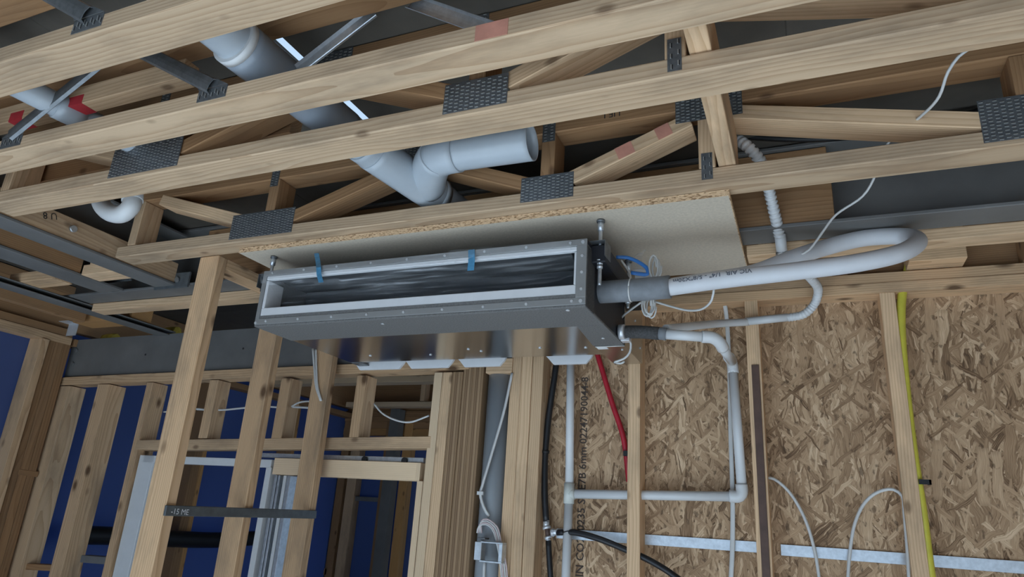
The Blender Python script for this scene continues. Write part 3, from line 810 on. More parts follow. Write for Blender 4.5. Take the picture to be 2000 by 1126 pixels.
# front flange strips with screws
def strip(name, x, z, y=(UY0 - 0.002, UY0 + 0.003), mat='flange_steel'):
    return block(name, x, y, z, mat, ac, bev=0.0008)
sb_ = strip('front_flange', (UX0, UX1), (UZ0 + 0.006, UZ0 + 0.026))
stp = strip('front_flange', (UX0, UX1), (UZ1 - 0.020, UZ1))
sr = strip('front_flange', (UX1 - 0.030, UX1), (UZ0 + 0.026, UZ1 - 0.020), y=(UY0 - 0.003, UY0 + 0.003))
sl = strip('front_flange', (UX0, UX0 + 0.016), (UZ0 + 0.026, UZ1 - 0.020))
strip('seal_strip', (UX0 + 0.016, UX1 - 0.030), (UZ0 + 0.026, UZ0 + 0.037), y=(UY0 - 0.0005, UY0 + 0.005), mat='insulation_charcoal')
strip('seal_strip', (UX0, UX1), (UZ0, UZ0 + 0.006), y=(UY0, UY0 + 0.005), mat='insulation_charcoal')
def screw(p, par, d=(0, -1, 0), r=0.0042):
    p = Vector(p); d = Vector(d)
    return tube('screw', [p, p + d * 0.0025], r, 'zinc', par, seg=8, smooth=False)
for k in range(9):
    screw((UX0 + 0.05 + k * 0.137, UY0 - 0.002, UZ0 + 0.016), sb_)
    screw((UX0 + 0.04 + k * 0.137, UY0 - 0.002, UZ1 - 0.010), stp)
for z in (UZ0 + 0.05, UZ0 + 0.10, UZ0 + 0.15):
    screw((UX1 - 0.013, UY0 - 0.003, z), sr)
screw((UX1 - 0.014, UY0 - 0.002, UZ0 + 0.015), sb_, r=0.0055); screw((UX1 - 0.012, UY0 - 0.002, UZ1 - 0.010), stp, r=0.0055)
screw((UX0 + 0.006, UY0 - 0.002, UZ0 + 0.012), sb_, r=0.005)
for q in ((-1.235, 1.77), (-0.60, 1.745), (-0.585, 2.06)):
    screw((q[0], q[1], UZ0 - 0.001), ac, (0, 0, -1), 0.006)
for q in ((-1.11, 2.14), (-1.075, 2.175), (-0.84, 2.16), (-1.56, 2.18), (-0.68, 2.18), (-1.30, 2.2)):
    screw((q[0], q[1], UZ0 + 0.001), ac, (0, 0, -1), 0.0055)
# white foam lining of the mouth
block('foam_lining', (UX0 + 0.016, UX1 - 0.030), (UY0 + 0.001, 1.76), (UZ0 + 0.037, UZ0 + 0.066), 'foam_white', ac, bev=0.002)
block('foam_lining', (UX0 + 0.016, UX1 - 0.030), (UY0 + 0.001, 1.74), (UZ1 - 0.034, UZ1 - 0.020), 'foam_white', ac, bev=0.002)
block('foam_lining', (UX0 + 0.016, UX0 + 0.028), (UY0 + 0.001, 1.80), (UZ0 + 0.066, UZ1 - 0.036), 'foam_white', ac, bev=0.002)
block('foam_lining', (UX1 - 0.038, UX1 - 0.030), (UY0 + 0.001, 1.76), (UZ0 + 0.066, UZ1 - 0.036), 'foam_white', ac, bev=0.002)
# lips of the white outlet boxes under the rear edge
for xa, xb in ((-1.754, -1.506), (-1.501, -1.279), (-1.257, -1.052), (-0.885, -0.705)):
    y0_, h_ = 2.345, 0.016
    prof = [(xa - 0.012, 0.034), (xa, 0.015), (xa + 0.008, 0.008), (xa + 0.030, -h_), (xb - 0.024, -h_), (xb - 0.013, -h_ * 0.2), (xb - 0.005, 0.006), (xb, 0.015), (xb + 0.004, 0.034)]
    poly_prism('outlet_lip', [(a, y0_, UZ0 + b) for a, b in prof], (0, 0.012, 0), 'foam_white', ac)
block('outlet_rail', (UX0 + 0.03, UX1 - 0.03), (UY1, 2.350), (UZ0 + 0.030, UZ0 + 0.040), 'casing_dark', ac)
# hanging brackets: black channels along both ends with rod ears
def bracket(x0, x1, sgn):
    b = block('hanger_channel', (x0, x1), (1.765, 2.25), (UZ1 - 0.058, UZ1 - 0.004), 'casing_dark', ac, bev=0.003)
    xe = x1 if sgn > 0 else x0
    boxes('hanger_ear', [((min(xe, xe + sgn * 0.002), max(xe, xe + sgn * 0.002)), (1.75, 1.81), (UZ1 - 0.045, UZ1 + 0.004)), ((min(x0, xe), max(x1, xe)), (1.75, 1.81), (UZ1 + 0.002, UZ1 + 0.004))], 'galv_dull', b)
bracket(-0.543, -0.498, 1)
bracket(-1.778, -1.727, -1)
# control box on the right end with a rating sticker
cbx = block('control_box', (UX1 - 0.10, UX1 + 0.004), (2.155, 2.42), (UZ0 - 0.006, 2.50), 'control_steel', ac, bev=0.002)
boxes('sticker', [((-0.635, -0.600), (2.158, 2.183), (UZ0 - 0.0068, UZ0 - 0.006))], 'paper', cbx)
screw((-0.557, 2.20, UZ0 - 0.006), cbx, (0, 0, -1)); screw((UX1 + 0.004, 2.30, 2.44), cbx, (1, 0, 0)); screw((UX1 + 0.004, 2.38, 2.36), cbx, (1, 0, 0))

# ---- threaded rods
def rod(x, y, z0, z1, lab):
    r_ = root('threaded_rod', (x, y, z0), lab, 'threaded rod', 'rods hanging the unit')
    tube('rod', [(x, y, z0), (x, y, z1)], 0.0052, 'galv', r_, seg=10, step=0.004, rings=(0.004, 0.0005))
    tube('hanger_nut', [(x, y, z1 - 0.036), (x, y, z1 - 0.006)], 0.0095, 'galv', r_, seg=6, smooth=False)
    tube('washer', [(x, y, z1 - 0.008), (x, y, z1 - 0.001)], 0.0125, 'galv_dull', r_, seg=12, smooth=False)
    for zz, rr, hh in ((UZ1 - 0.052, 0.015, 0.003), (UZ1 - 0.060, 0.0095, 0.008), (UZ1 - 0.072, 0.0095, 0.008), (UZ1 + 0.006, 0.0125, 0.003)):
        tube('nut', [(x, y, zz), (x, y, zz + hh)], rr, 'zinc', r_, seg=6 if rr < 0.012 else 14, smooth=False)
rod(-0.519, 1.779, 2.395, 2.6, 'threaded hanger rod with nuts at the front right corner of the unit')
rod(-1.752, 1.779, 2.43, 2.6, 'threaded hanger rod at the front left corner of the unit')
rod(-0.519, 2.12, 2.43, 2.6, 'threaded hanger rod at the rear right of the unit, behind plastic bag')

# ---- clear film over the mouth and two blue tapes
def film_sheet():
    n, m_ = 90, 16
    x0, x1 = UX0 - 0.004, UX1 - 0.048
    V, F = [], []
    for i in range(n + 1):
        u = i / n; x = x0 + (x1 - x0) * u
        pin = math.exp(-((x + 1.52) / 0.10) ** 2) + math.exp(-((x + 0.99) / 0.12) ** 2)
        for j in range(m_ + 1):
            v = j / m_
            if v < 0.22:
                y = UY0 - 0.0045 - 0.006 * math.sin(v / 0.22 * math.pi) * (1 - 0.8 * min(pin, 1)); z = UZ1 - 0.003 - (v / 0.22) * 0.036
            else:
                w = (v - 0.22) / 0.78
                y = UY0 - 0.004 + 0.13 * w ** 1.15; z = UZ1 - 0.039 - 0.085 * w
            k = math.sin(x * 46 + v * 14) * 0.0022 + math.sin(x * 19 - v * 23) * 0.003 + math.sin((x + 1.52) * 60 * (1 + v)) * 0.0012
            k += 0.0025 * math.sin(v * 60 + x * 7)
            y += k * min(1.0, v * 3 + 0.3) - 0.001
            if u > 0.86: z += ((u - 0.86) / 0.14) ** 2 * 0.030 * max(0, v - 0.2); y += ((u - 0.86) / 0.14) ** 3 * 0.03 * v
            V.append((x - x0, y - UY0, z - UZ1))
    for i in range(n):
        for j in range(m_):
            a = i * (m_ + 1) + j
            F.append((a, a + m_ + 1, a + m_ + 2, a + 1))
    me = bpy.data.meshes.new('plastic_film'); me.from_pydata(V, [], F)
    for p in me.polygons: p.use_smooth = True
    return link('plastic_film', me, 'film', None, Matrix.Translation((x0, UY0, UZ1)))
FILM = tag(film_sheet(), 'clear wrinkled plastic film taped over the mouth of the unit', 'plastic film')
def film_fold():
    V, F = [], []; n = 30; xa, xb = -0.98, UX1 - 0.045
    for i in range(n + 1):
        u = i / n; x = xa + (xb - xa) * u
        top = UZ1 + 0.001 - 0.006 * u; bot = UZ1 - 0.030 - 0.012 * math.sin(u * 2.4) - 0.003 * math.sin(u * 17)
        for j in range(5):
            v = j / 4
            V.append((x - xa, UY0 - 0.0125 + 0.003 * math.sin(x * 60 + v * 5) - UY0, top + (bot - top) * v - UZ1))
    for i in range(n):
        for j in range(4):
            a = i * 5 + j; F.append((a, a + 5, a + 6, a + 1))
    me = bpy.data.meshes.new('film_fold'); me.from_pydata(V, [], F)
    for p in me.polygons: p.use_smooth = True
    return link('film_fold', me, 'film', FILM, Matrix.Translation((xa, UY0, UZ1)))
film_fold()
def tape(pts, w, lab):
    P = [Vector(p) for p in pts]; V, F = [], []
    for p in P: V += [tuple(p - P[0] + Vector((-w / 2, 0, 0))), tuple(p - P[0] + Vector((w / 2, 0, 0)))]
    for p in P: V += [tuple(p - P[0] + Vector((-w / 2, 0.0006, 0.0))), tuple(p - P[0] + Vector((w / 2, 0.0006, 0.0)))]
    n = 2 * len(P)
    for i in range(len(P) - 1):
        a = 2 * i; F += [(a, a + 1, a + 3, a + 2), (n + a, n + a + 2, n + a + 3, n + a + 1), (a, a + 2, n + a + 2, n + a), (a + 1, n + a + 1, n + a + 3, a + 3)]
    me = bpy.data.meshes.new('blue_tape'); me.from_pydata(V, [], F)
    tag(link('blue_tape', me, 'blue_tape', None, Matrix.Translation(P[0])), lab, 'tape', 'blue tapes holding the film')
tape([(-1.543, 1.760, 2.585), (-1.508, 1.735, 2.540), (-1.482, 1.712, 2.509), (-1.474, 1.711, 2.482), (-1.456, 1.706, 2.451)], 0.020, 'blue tape strip near the left end of the unit mouth')
tape([(-0.909, 1.717, 2.519), (-0.904, 1.711, 2.500), (-0.901, 1.709, 2.477), (-0.900, 1.706, 2.446)], 0.022, 'blue tape strip at the middle of the unit mouth')

# ================================================================== refrigerant pipes
YR = 1.86
pr = root('refrigerant_pipe', (-0.545, 1.855, 2.401), 'thick white insulated refrigerant pipe looping back from the right of the unit', 'pipe')
RP = [(-0.344, 1.850, 2.398), (-0.175, 1.850, 2.411), (0.009, 1.860, 2.424), (0.159, 1.880, 2.442), (0.261, 1.920, 2.475), (0.316, 2.010, 2.540), (0.294, 2.080, 2.585), (0.197, 2.090, 2.594), (0.091, 2.060, 2.564), (-0.001, 1.990, 2.512), (-0.113, 1.950, 2.460), (-0.225, 1.925, 2.439), (-0.339, 1.905, 2.421)]
tube('insulation', RP, 0.0245, 'foam_pipe_white', pr, seg=20, step=0.012)
tube('grey_sleeve', [(-0.552, 1.868, 2.405), (-0.434, 1.855, 2.400), (-0.332, 1.855, 2.402)], 0.0335, 'foam_grey', pr, seg=20, inner=0.027)
tie = tube('cable_tie', [Vector((-0.445, 1.855, 2.401)) + Vector((math.sin(a) * 0.002, -math.cos(a) * 0.0345, math.sin(a) * 0.0345)) for a in [i * math.pi / 8 for i in range(17)]], 0.0022, 'cable_white', pr, seg=6, raw=True)
# printed text rolled onto the upper front of the pipe, upside down
def wrap_text(body, size, path, s0, r, e_dir, parent, mat):
    cu = bpy.data.curves.new('print', 'FONT'); cu.body = body; cu.size = size; cu.resolution_u = 2; cu.offset = 0.0004
    t = bpy.data.objects.new('print_tmp', cu); me = bpy.data.meshes.new_from_object(t); bpy.data.objects.remove(t); me.materials.clear()
    acc = [0.0]
    for p, q in zip(path, path[1:]): acc.append(acc[-1] + (q - p).length)
    o = path[0]
    for v in me.vertices:
        sx = max(0.0, s0 - v.co.x)
        k = max(i for i in range(len(acc) - 1) if acc[i] <= sx)
        tg = (path[k + 1] - path[k]).normalized(); c = path[k] + tg * (sx - acc[k])
        e = Vector(e_dir); e = (e - tg * e.dot(tg)).normalized(); w = e.cross(-tg)
        an = (v.co.y - size * 0.35) / r
        v.co = c + (e * math.cos(an) + w * math.sin(an)) * r - o
    return link('print', me, mat, parent, Matrix.Translation(o))
rp_path = spline(RP, 0.012)
wrap_text('VIC AIR  1/4" - 5/8"X20m', 0.0200, rp_path, (Vector(RP[1]) - Vector(RP[0])).length + 0.36 * (Vector(RP[2]) - Vector(RP[1])).length, 0.0256, (0, -0.94, 0.33), pr, 'ink_faint')

# ================================================================== condensate drain
dr = root('drain_pipe', (-0.545, 2.128, 2.352), 'white PVC condensate drain pipe with elbows running down the boarded wall', 'pipe')
YD = 2.128
tube('foam_hose', [(-0.545, 2.088, 2.341), (-0.481, 2.130, 2.350), (-0.417, 2.130, 2.342)], 0.0215, 'foam_charcoal', dr, seg=18)
tube('grey_coupling', [(-0.426, 2.130, 2.344), (-0.395, 2.132, 2.339)], 0.0205, 'foam_grey', dr, seg=18)
tube('hose_clamp', [Vector((-0.545, 2.088, 2.341)) + Vector((0.006, 0, 0)), Vector((-0.545, 2.088, 2.341)) + Vector((0.024, 0, 0))], 0.0245, 'zinc', dr, seg=18)
block('clamp_screw', (-0.540, -0.510), (2.105, 2.135), (2.316, 2.330), 'zinc', dr)
tube('pipe', [(-0.401, 2.130, 2.339), (-0.284, 2.140, 2.328)], 0.0165, 'pvc_white', dr, seg=16, smooth=False)
tube('elbow', [(-0.286, 2.140, 2.328), (-0.254, 2.150, 2.326), (-0.237, 2.170, 2.316), (-0.229, 2.200, 2.303)], 0.0195, 'pvc_white', dr, seg=16, step=0.006)
tube('pipe', [(-0.234, 2.190, 2.311), (-0.240, 2.600, 2.351)], 0.0165, 'pvc_white', dr, seg=16, smooth=False)
tube('elbow', [(-0.245, 2.530, 2.353), (-0.242, 2.600, 2.351), (-0.241, 2.622, 2.337), (-0.240, 2.625, 2.314)], 0.0205, 'pvc_white', dr, seg=16, step=0.006)
tube('pipe', [(-0.241, 2.622, 2.341), (-0.227, 2.622, 1.901)], 0.0175, 'pvc_white', dr, seg=16, smooth=False)
tube('elbow', [(-0.228, 2.622, 1.913), (-0.228, 2.622, 1.887), (-0.237, 2.622, 1.872), (-0.270, 2.622, 1.871)], 0.0215, 'pvc_white', dr, seg=16, step=0.006)
tube('pipe', [(-0.244, 2.622, 1.870), (-0.871, 2.622, 1.851)], 0.0172, 'pvc_white', dr, seg=16, smooth=False)
tube('tee', [(-0.868, 2.622, 1.891), (-0.868, 2.622, 1.815)], 0.0208, 'pvc_cream', dr, seg=16, smooth=False)
tube('tee_branch', [(-0.869, 2.622, 1.851), (-0.844, 2.622, 1.852)], 0.0205, 'pvc_cream', dr, seg=16, smooth=False)
tube('riser', [(-0.883, 2.622, 2.475), (-0.868, 2.622, 1.877)], 0.0165, 'pvc_white', dr, seg=16, smooth=False)
tube('riser', [(-0.868, 2.622, 1.830), (-0.870, 2.622, 1.510), (-0.870, 2.622, 0.3)], 0.0170, 'pvc_white', dr, seg=16, smooth=False)

# white conduit from the drain corner up to the trusses
cd = root('conduit', (-0.394, 2.130, 2.358), 'white conduit, smooth below and corrugated above, climbing past the looped pipe', 'conduit')
tube('smooth_pipe', [(-0.403, 2.160, 2.365), (-0.274, 2.450, 2.458), (-0.172, 2.560, 2.491)], 0.0142, 'pvc_white', cd, seg=14)
tube('smooth_pipe', [(-0.184, 2.555, 2.491), (-0.034, 2.555, 2.500)], 0.0150, 'pvc_white', cd, seg=14, smooth=False)
tube('corrugated_hose', [(-0.037, 2.555, 2.498), (0.018, 2.550, 2.507), (0.054, 2.540, 2.538), (0.070, 2.500, 2.574), (0.050, 2.400, 2.585), (0.006, 2.280, 2.592), (-0.030, 2.140, 2.583), (-0.033, 2.100, 2.588)], 0.0150, 'pvc_white', cd, seg=14, step=0.0022, rings=(0.0110, 0.0007))
tube('smooth_sleeve', [(-0.034, 2.110, 2.580), (-0.035, 2.060, 2.618)], 0.0165, 'pvc_white', cd, seg=14, smooth=False)
for q in ((-0.034, 2.110, 2.575), (-0.035, 2.060, 2.619)):
    tube('clip_ring', [Vector(q) + Vector((0, 0, -0.003)), Vector(q) + Vector((0, 0, 0.003))], 0.0180, 'galv_dull', cd, seg=14, smooth=False)
tube('corrugated_hose', [(-0.036, 2.060, 2.614), (-0.043, 2.000, 2.648), (-0.053, 1.930, 2.701), (-0.060, 1.860, 2.733), (-0.074, 1.800, 2.747), (-0.096, 1.780, 2.772), (-0.132, 1.800, 2.820), (-0.181, 1.860, 2.877)], 0.0150, 'pvc_white', cd, seg=14, step=0.0020, rings=(0.0150, 0.0020))

# ================================================================== grey stormwater pipework between the trusses
ZP_ = 2.752
mp = root('drain_fitting', (-1.12, 1.6, 2.70), 'grey PVC wye junction with an open-ended branch pipe above the unit', 'pipe')
tube('near_pipe', [(-1.165, 0.55, ZP_), (-1.155, 0.96, ZP_)], 0.0510, 'pvc_grey', mp, seg=28)
tube('socket_rim', [(-1.1565, 0.925, ZP_), (-1.156, 0.945, ZP_)], 0.0600, 'pvc_white', mp, seg=28, inner=0.0505)
tube('socket', [(-1.156, 0.945, ZP_), (-1.148, 1.14, ZP_)], 0.0595, 'pvc_grey_dark', mp, seg=28)
tube('main_pipe', [(-1.150, 1.12, ZP_), (-1.139, 1.33, ZP_)], 0.0570, 'pvc_grey_dark', mp, seg=28)
tube('main_pipe', [(-1.139, 1.325, ZP_), (-1.13, 1.45, ZP_)], 0.053, 'pvc_grey', mp, seg=28)
tube('socket', [(-1.134, 1.40, ZP_), (-1.126, 1.50, ZP_)], 0.0575, 'pvc_grey', mp, seg=28)
tube('wye_body', [(-1.128, 1.45, ZP_ - 0.002), (-1.105, 1.56, ZP_ - 0.008), (-1.08, 1.70, ZP_ - 0.012), (-1.07, 1.76, ZP_ - 0.012)], 0.0590, 'pvc_grey', mp, seg=28)
tube('wye_rim', [(-1.076, 1.735, ZP_ - 0.012), (-1.072, 1.755, ZP_ - 0.012)], 0.0625, 'pvc_grey', mp, seg=28)
tube('main_pipe', [(-1.07, 1.75, ZP_ - 0.012), (-1.06, 1.90, ZP_ - 0.012), (-1.05, 1.995, ZP_ - 0.012)], 0.053, 'pvc_grey', mp, seg=28)
tube('wye_branch', [(-1.075, 1.69, ZP_ - 0.010), (-1.03, 1.62, ZP_ - 0.006), (-0.985, 1.565, ZP_ - 0.002), (-0.955, 1.54, ZP_)], 0.0580, 'pvc_grey', mp, seg=28)
tube('elbow', [(-0.975, 1.553, ZP_), (-0.93, 1.54, ZP_), (-0.885, 1.538, ZP_)], 0.0575, 'pvc_grey', mp, seg=28)
tube('branch_pipe', [(-0.90, 1.538, ZP_), (-0.655, 1.545, ZP_)], 0.0530, 'pvc_grey', mp, seg=32, inner=0.0495)
sp = root('waste_pipe', (-1.84, 0.95, 2.75), 'thinner grey waste pipe crossing between the trusses at upper left', 'pipe')
tube('pipe', [(-1.90, 0.72, 2.765), (-1.87, 0.90, 2.757), (-1.83, 1.10, 2.75), (-1.79, 1.28, 2.745)], 0.034, 'pvc_grey', sp, seg=22)
tube('socket', [(-1.855, 0.98, 2.754), (-1.84, 1.05, 2.752)], 0.038, 'pvc_grey', sp, seg=22)
ub = root('trap_bend', (-2.17, 1.42, 2.66), 'glossy white PVC U-bend hanging below the third truss', 'pipe')
tube('bend', [(-2.334, 1.420, 2.923), (-2.270, 1.420, 2.767), (-2.237, 1.420, 2.707), (-2.174, 1.420, 2.663), (-2.110, 1.420, 2.653), (-2.078, 1.420, 2.678), (-2.087, 1.420, 2.732), (-2.112, 1.420, 2.805), (-2.138, 1.420, 2.891)], 0.030, 'pvc_white', ub, seg=24, step=0.008)
tube('socket', [(-2.078, 1.420, 2.697), (-2.112, 1.420, 2.805)], 0.034, 'pvc_white', ub, seg=24, smooth=False)
jt = root('ceiling_joist', (-1.8, 1.0, 2.75), 'timber joist with red painted patches inside the second truss', 'timber')
block('joist', (-2.3, -1.39), (0.99, 1.035), (2.747, 2.805), 'pine', jt)
for xx in (-1.821, -2.076):
    block('paint_mark', (xx, xx + 0.06), (0.9892, 1.0358), (2.7462, 2.775), 'red_paint', jt, bev=0)
# ================================================================== services on the boarded wall
yp = tube('gas_pipe', [(0.390, 2.605, 2.737), (0.363, 2.605, 2.651), (0.340, 2.600, 2.575), (0.324, 2.600, 2.454), (0.316, 2.600, 2.275), (0.314, 2.600, 2.038), (0.319, 2.600, 1.862), (0.320, 2.600, 1.657), (0.345, 2.61, 0.9), (0.35, 2.61, 0.3)], 0.0145, 'yellow', None, seg=16)
tag(yp, 'yellow gas pipe running down beside the right-hand stud', 'pipe')
kc = boxes('pipe_clip', [((0.317, 0.352), (2.578, 2.584), (1.932, 1.947)), ((0.346, 0.352), (2.578, 2.62), (1.932, 1.947))], 'black')
tag(kc, 'black clip around the yellow gas pipe', 'clip')
rd = root('red_conduit', (-0.774, 2.630, 2.418), 'bright red flexible conduit slanting down behind the unit to a stud', 'conduit')
tube('conduit', [(-0.785, 2.630, 2.451), (-0.756, 2.635, 2.361), (-0.708, 2.640, 2.209), (-0.663, 2.640, 2.083), (-0.652, 2.645, 2.021), (-0.645, 2.650, 1.955), (-0.641, 2.655, 1.908)], 0.0108, 'red', rd, seg=14)
boxes('clip', [((-0.656, -0.640), (2.622, 2.64), (2.001, 2.020))], 'black', rd)
hs = root('black_water_pipe', (-0.953, 2.630, 1.740), 'black water pipe with metal tee beside the triple stud', 'pipe')
tube('riser', [(-0.941, 2.630, 2.435), (-0.948, 2.630, 2.348), (-0.969, 2.630, 2.152), (-0.977, 2.630, 2.003), (-0.972, 2.630, 1.854), (-0.960, 2.630, 1.744)], 0.0128, 'black_rubber', hs, seg=14)
tube('branch', [(-0.912, 2.625, 1.707), (-0.843, 2.615, 1.712), (-0.748, 2.600, 1.698), (-0.632, 2.600, 1.664), (-0.563, 2.600, 1.641), (-0.494, 2.600, 1.610), (-0.424, 2.600, 1.569)], 0.0115, 'black_rubber', hs, seg=14)
tube('riser', [(-0.948, 2.630, 1.675), (-0.941, 2.630, 1.611), (-0.930, 2.630, 1.522), (-0.84, 2.64, 0.6)], 0.0112, 'black_rubber', hs, seg=14)
tube('tee', [(-0.959, 2.630, 1.736), (-0.948, 2.630, 1.681)], 0.0095, 'brown_strip', hs, seg=12, smooth=False)
for a, b, r_ in (((-0.960, 2.630, 1.749), (-0.959, 2.630, 1.721), 0.0125), ((-0.959, 2.630, 1.727), (-0.956, 2.630, 1.717), 0.0165), ((-0.951, 2.630, 1.692), (-0.947, 2.630, 1.660), 0.0095), ((-0.951, 2.630, 1.690), (-0.948, 2.630, 1.682), 0.0145), ((-0.937, 2.625, 1.706), (-0.906, 2.625, 1.708), 0.0115), ((-0.933, 2.625, 1.706), (-0.925, 2.625, 1.706), 0.015)):
    tube('crimp_ring', [a, b], r_, 'zinc', hs, seg=14, smooth=False)
for q in ((-0.977, 2.630, 2.009),):
    tube('clip', [Vector(q) + Vector((0, 0, -0.006)), Vector(q) + Vector((0, 0, 0.006))], 0.0165, 'black', hs, seg=12, smooth=False)
tube('tie', [Vector((-0.866, 2.605, 1.714)) + Vector((-0.018, 0, -0.006)), Vector((-0.865, 2.600, 1.714)), Vector((-0.866, 2.605, 1.714)) + Vector((0.02, 0.0, 0.004))], 0.002, 'black', hs, seg=6)
dp = root('downpipe', (-1.195, 2.635, 0.2), 'grey PVC downpipe standing between laminated posts and the triple stud', 'pipe')
tube('pipe', [(-1.197, 2.638, 0.2), (-1.197, 2.638, 2.325)], 0.054, 'pvc_mid', dp, seg=28, smooth=False)

def cable(name, pts, r, mat, label, cat='cable', step=0.015, **kw):
    o = tube(name, pts, r, mat, None, seg=10, step=step, **kw)
    return tag(o, label, cat)
cable('white_cable', [(-1.121, 2.575, 2.322), (-1.143, 2.570, 2.168), (-1.181, 2.565, 2.001), (-1.217, 2.565, 1.859), (-1.222, 2.565, 1.834), (-1.202, 2.565, 1.782), (-1.179, 2.570, 1.749)], 0.0055, 'cable_white', 'white cable sagging in front of the grey downpipe to a small tie', flat=(0.0085, 0.0055))
tie2 = boxes('cable_clip', [((-1.231, -1.204), (2.552, 2.562), (1.828, 1.841))], 'cable_white')
tag(tie2, 'tiny white cable clip nailed to the laminated post', 'clip')
# metal mounting box with bundled cables below
mb = root('mounting_box', (-1.174, 2.560, 1.604), 'open galvanised mounting box frame on the laminated post with cables through it', 'junction box')
xl_, xr_, zb_, zt_ = -1.185, -1.091, 1.583, 1.658
for nm, x, z in (('rail', (xl_, xr_), (zt_ - 0.006, zt_)), ('rail', (xl_, xr_), (zb_, zb_ + 0.007)), ('side', (xl_, xl_ + 0.006), (zb_ + 0.007, zt_ - 0.006)), ('side', (xr_ - 0.016, xr_), (zb_ + 0.007, zt_ - 0.006))):
    block(nm, x, (2.52, 2.56), z, 'galv', mb)
block('cheek', (xl_ - 0.035, xl_), (2.545, 2.56), (zb_ + 0.004, zt_ - 0.004), 'galv', mb)
block('top_lug', (xl_ - 0.018, xl_ + 0.014), (2.53, 2.57), (zt_ + 0.006, zt_ + 0.012), 'galv_dull', mb)
for i, dx in enumerate((-0.010, -0.004, 0.003, 0.010)):
    o = cable('bundled_cable', [Vector((-1.211, 2.560, 1.685)) + Vector((dx, 0, 0)), Vector((-1.208, 2.555, 1.720)) + Vector((dx * .5, 0, dx)), Vector((-1.179, 2.550, 1.729)) + Vector((0, 0, dx)), Vector((-1.143, 2.550, 1.709)) + Vector((dx, 0, dx * .5)), Vector((-1.119, 2.550, 1.654)) + Vector((dx, 0, 0)), Vector((-1.099, 2.550, 1.583)) + Vector((dx * 1.2, 0.004, 0)), Vector((-1.088, 2.560, 1.494)) + Vector((dx * 1.2, 0.004, 0))], 0.0032, 'cable_pink' if i % 2 else 'cable_white',
        ('white', 'pinkish', 'second white', 'second pinkish')[i] + ' cable of the bundle looping over into the mounting box')
    o['group'] = 'bundled cables in the mounting box'
cable('flat_cable', [(-1.187, 2.575, 1.579), (-1.185, 2.575, 1.527), (-1.182, 2.575, 1.466)], 0.006, 'cable_white', 'short white cable dropping straight below the mounting box')
cable('grey_cable', [(-0.264, 2.600, 2.613), (-0.259, 2.645, 2.558), (-0.256, 2.655, 2.376), (-0.261, 2.655, 2.087), (-0.264, 2.655, 1.834), (-0.272, 2.655, 1.679), (-0.283, 2.655, 1.563)], 0.006, 'cable_white', 'flat pale cable hanging behind the right drain riser', flat=(0.0085, 0.0035))
cable('looped_cable', [(-0.139, 2.640, 1.940), (-0.119, 2.640, 1.936), (-0.075, 2.645, 1.898), (-0.031, 2.645, 1.816), (-0.006, 2.645, 1.716), (0.004, 2.645, 1.606)], 0.0055, 'cable_white', 'pale cable drooping right from the brown-faced stud')
cable('looped_cable', [(0.086, 2.645, 1.613), (0.101, 2.645, 1.708), (0.125, 2.640, 1.805), (0.161, 2.635, 1.872), (0.202, 2.625, 1.906), (0.246, 2.615, 1.915), (0.269, 2.610, 1.895), (0.269, 2.610, 1.844), (0.266, 2.610, 1.736), (0.260, 2.610, 1.631)], 0.0055, 'cable_white', 'pale cable arched against the left side of the right-hand stud')
cable('looped_cable', [(-0.175, 2.655, 1.926), (-0.185, 2.655, 1.899), (-0.181, 2.655, 1.838), (-0.177, 2.655, 1.720), (-0.175, 2.655, 1.589)], 0.0045, 'cable_white', 'thin pale cable tucked along the left of the brown-faced stud')
# thin cables around unit and trusses
cable('thin_cable', [(0.374, 1.450, 2.745), (0.354, 1.470, 2.742), (0.337, 1.500, 2.728), (0.326, 1.560, 2.707), (0.299, 1.660, 2.718), (0.269, 1.820, 2.773), (0.237, 1.860, 2.742), (0.215, 1.900, 2.688), (0.187, 1.930, 2.655), (0.116, 1.950, 2.615), (0.077, 1.960, 2.568), (0.040, 1.970, 2.524), (0.015, 1.980, 2.516), (-0.007, 2.000, 2.534)], 0.0034, 'cable_white', 'long thin white cable falling from the upper right trusses to the looped pipe')
cable('thin_cable', [(-0.216, 1.900, 2.408), (-0.227, 1.930, 2.380), (-0.261, 1.980, 2.370), (-0.307, 2.020, 2.380), (-0.366, 2.050, 2.406), (-0.418, 2.070, 2.431)], 0.0034, 'cable_white', 'thin white cable sagging under the insulated pipe beside the sleeve')
cable('thin_cable', [(-0.466, 2.080, 2.435), (-0.513, 2.120, 2.422), (-0.545, 2.140, 2.405), (-0.556, 2.150, 2.380), (-0.555, 2.160, 2.365)], 0.0034, 'cable_white', 'short white cable dropping to the hose clamp of the unit')
cable('thin_cable', [(-0.519, 2.140, 2.333), (-0.513, 2.140, 2.312), (-0.517, 2.140, 2.285), (-0.534, 2.140, 2.266), (-0.559, 2.140, 2.257), (-0.570, 2.150, 2.256), (-0.552, 2.160, 2.254), (-0.538, 2.150, 2.257)], 0.0036, 'cable_white', 'white cable curling below the control box to a ring end')
def coil(name, c, rx, rz, n, label, spread, ang=0.0):
    pts = []
    for i in range(n * 12 + 1):
        a = i / 12 * 2 * math.pi; k = i / (n * 12) - 0.5
        u, w = rx * math.cos(a), rz * math.sin(a)
        pts.append(Vector(c) + Vector((u + spread * k, 0.012 * math.sin(a * 0.5), w + 0.3 * spread * math.sin(a * .37))))
    o = tube(name, pts, 0.0028, 'cable_white', None, seg=8, raw=True)
    return tag(o, label, 'cable')
coil('cable_coil', (-0.444, 2.090, 2.425), 0.016, 0.034, 5, 'tied coil of white cable hanging below the grey sleeve', 0.018)
coil('cable_coil', (-0.398, 1.960, 2.506), 0.014, 0.036, 3, 'upright coil of white cable standing behind the grey sleeve', 0.016)
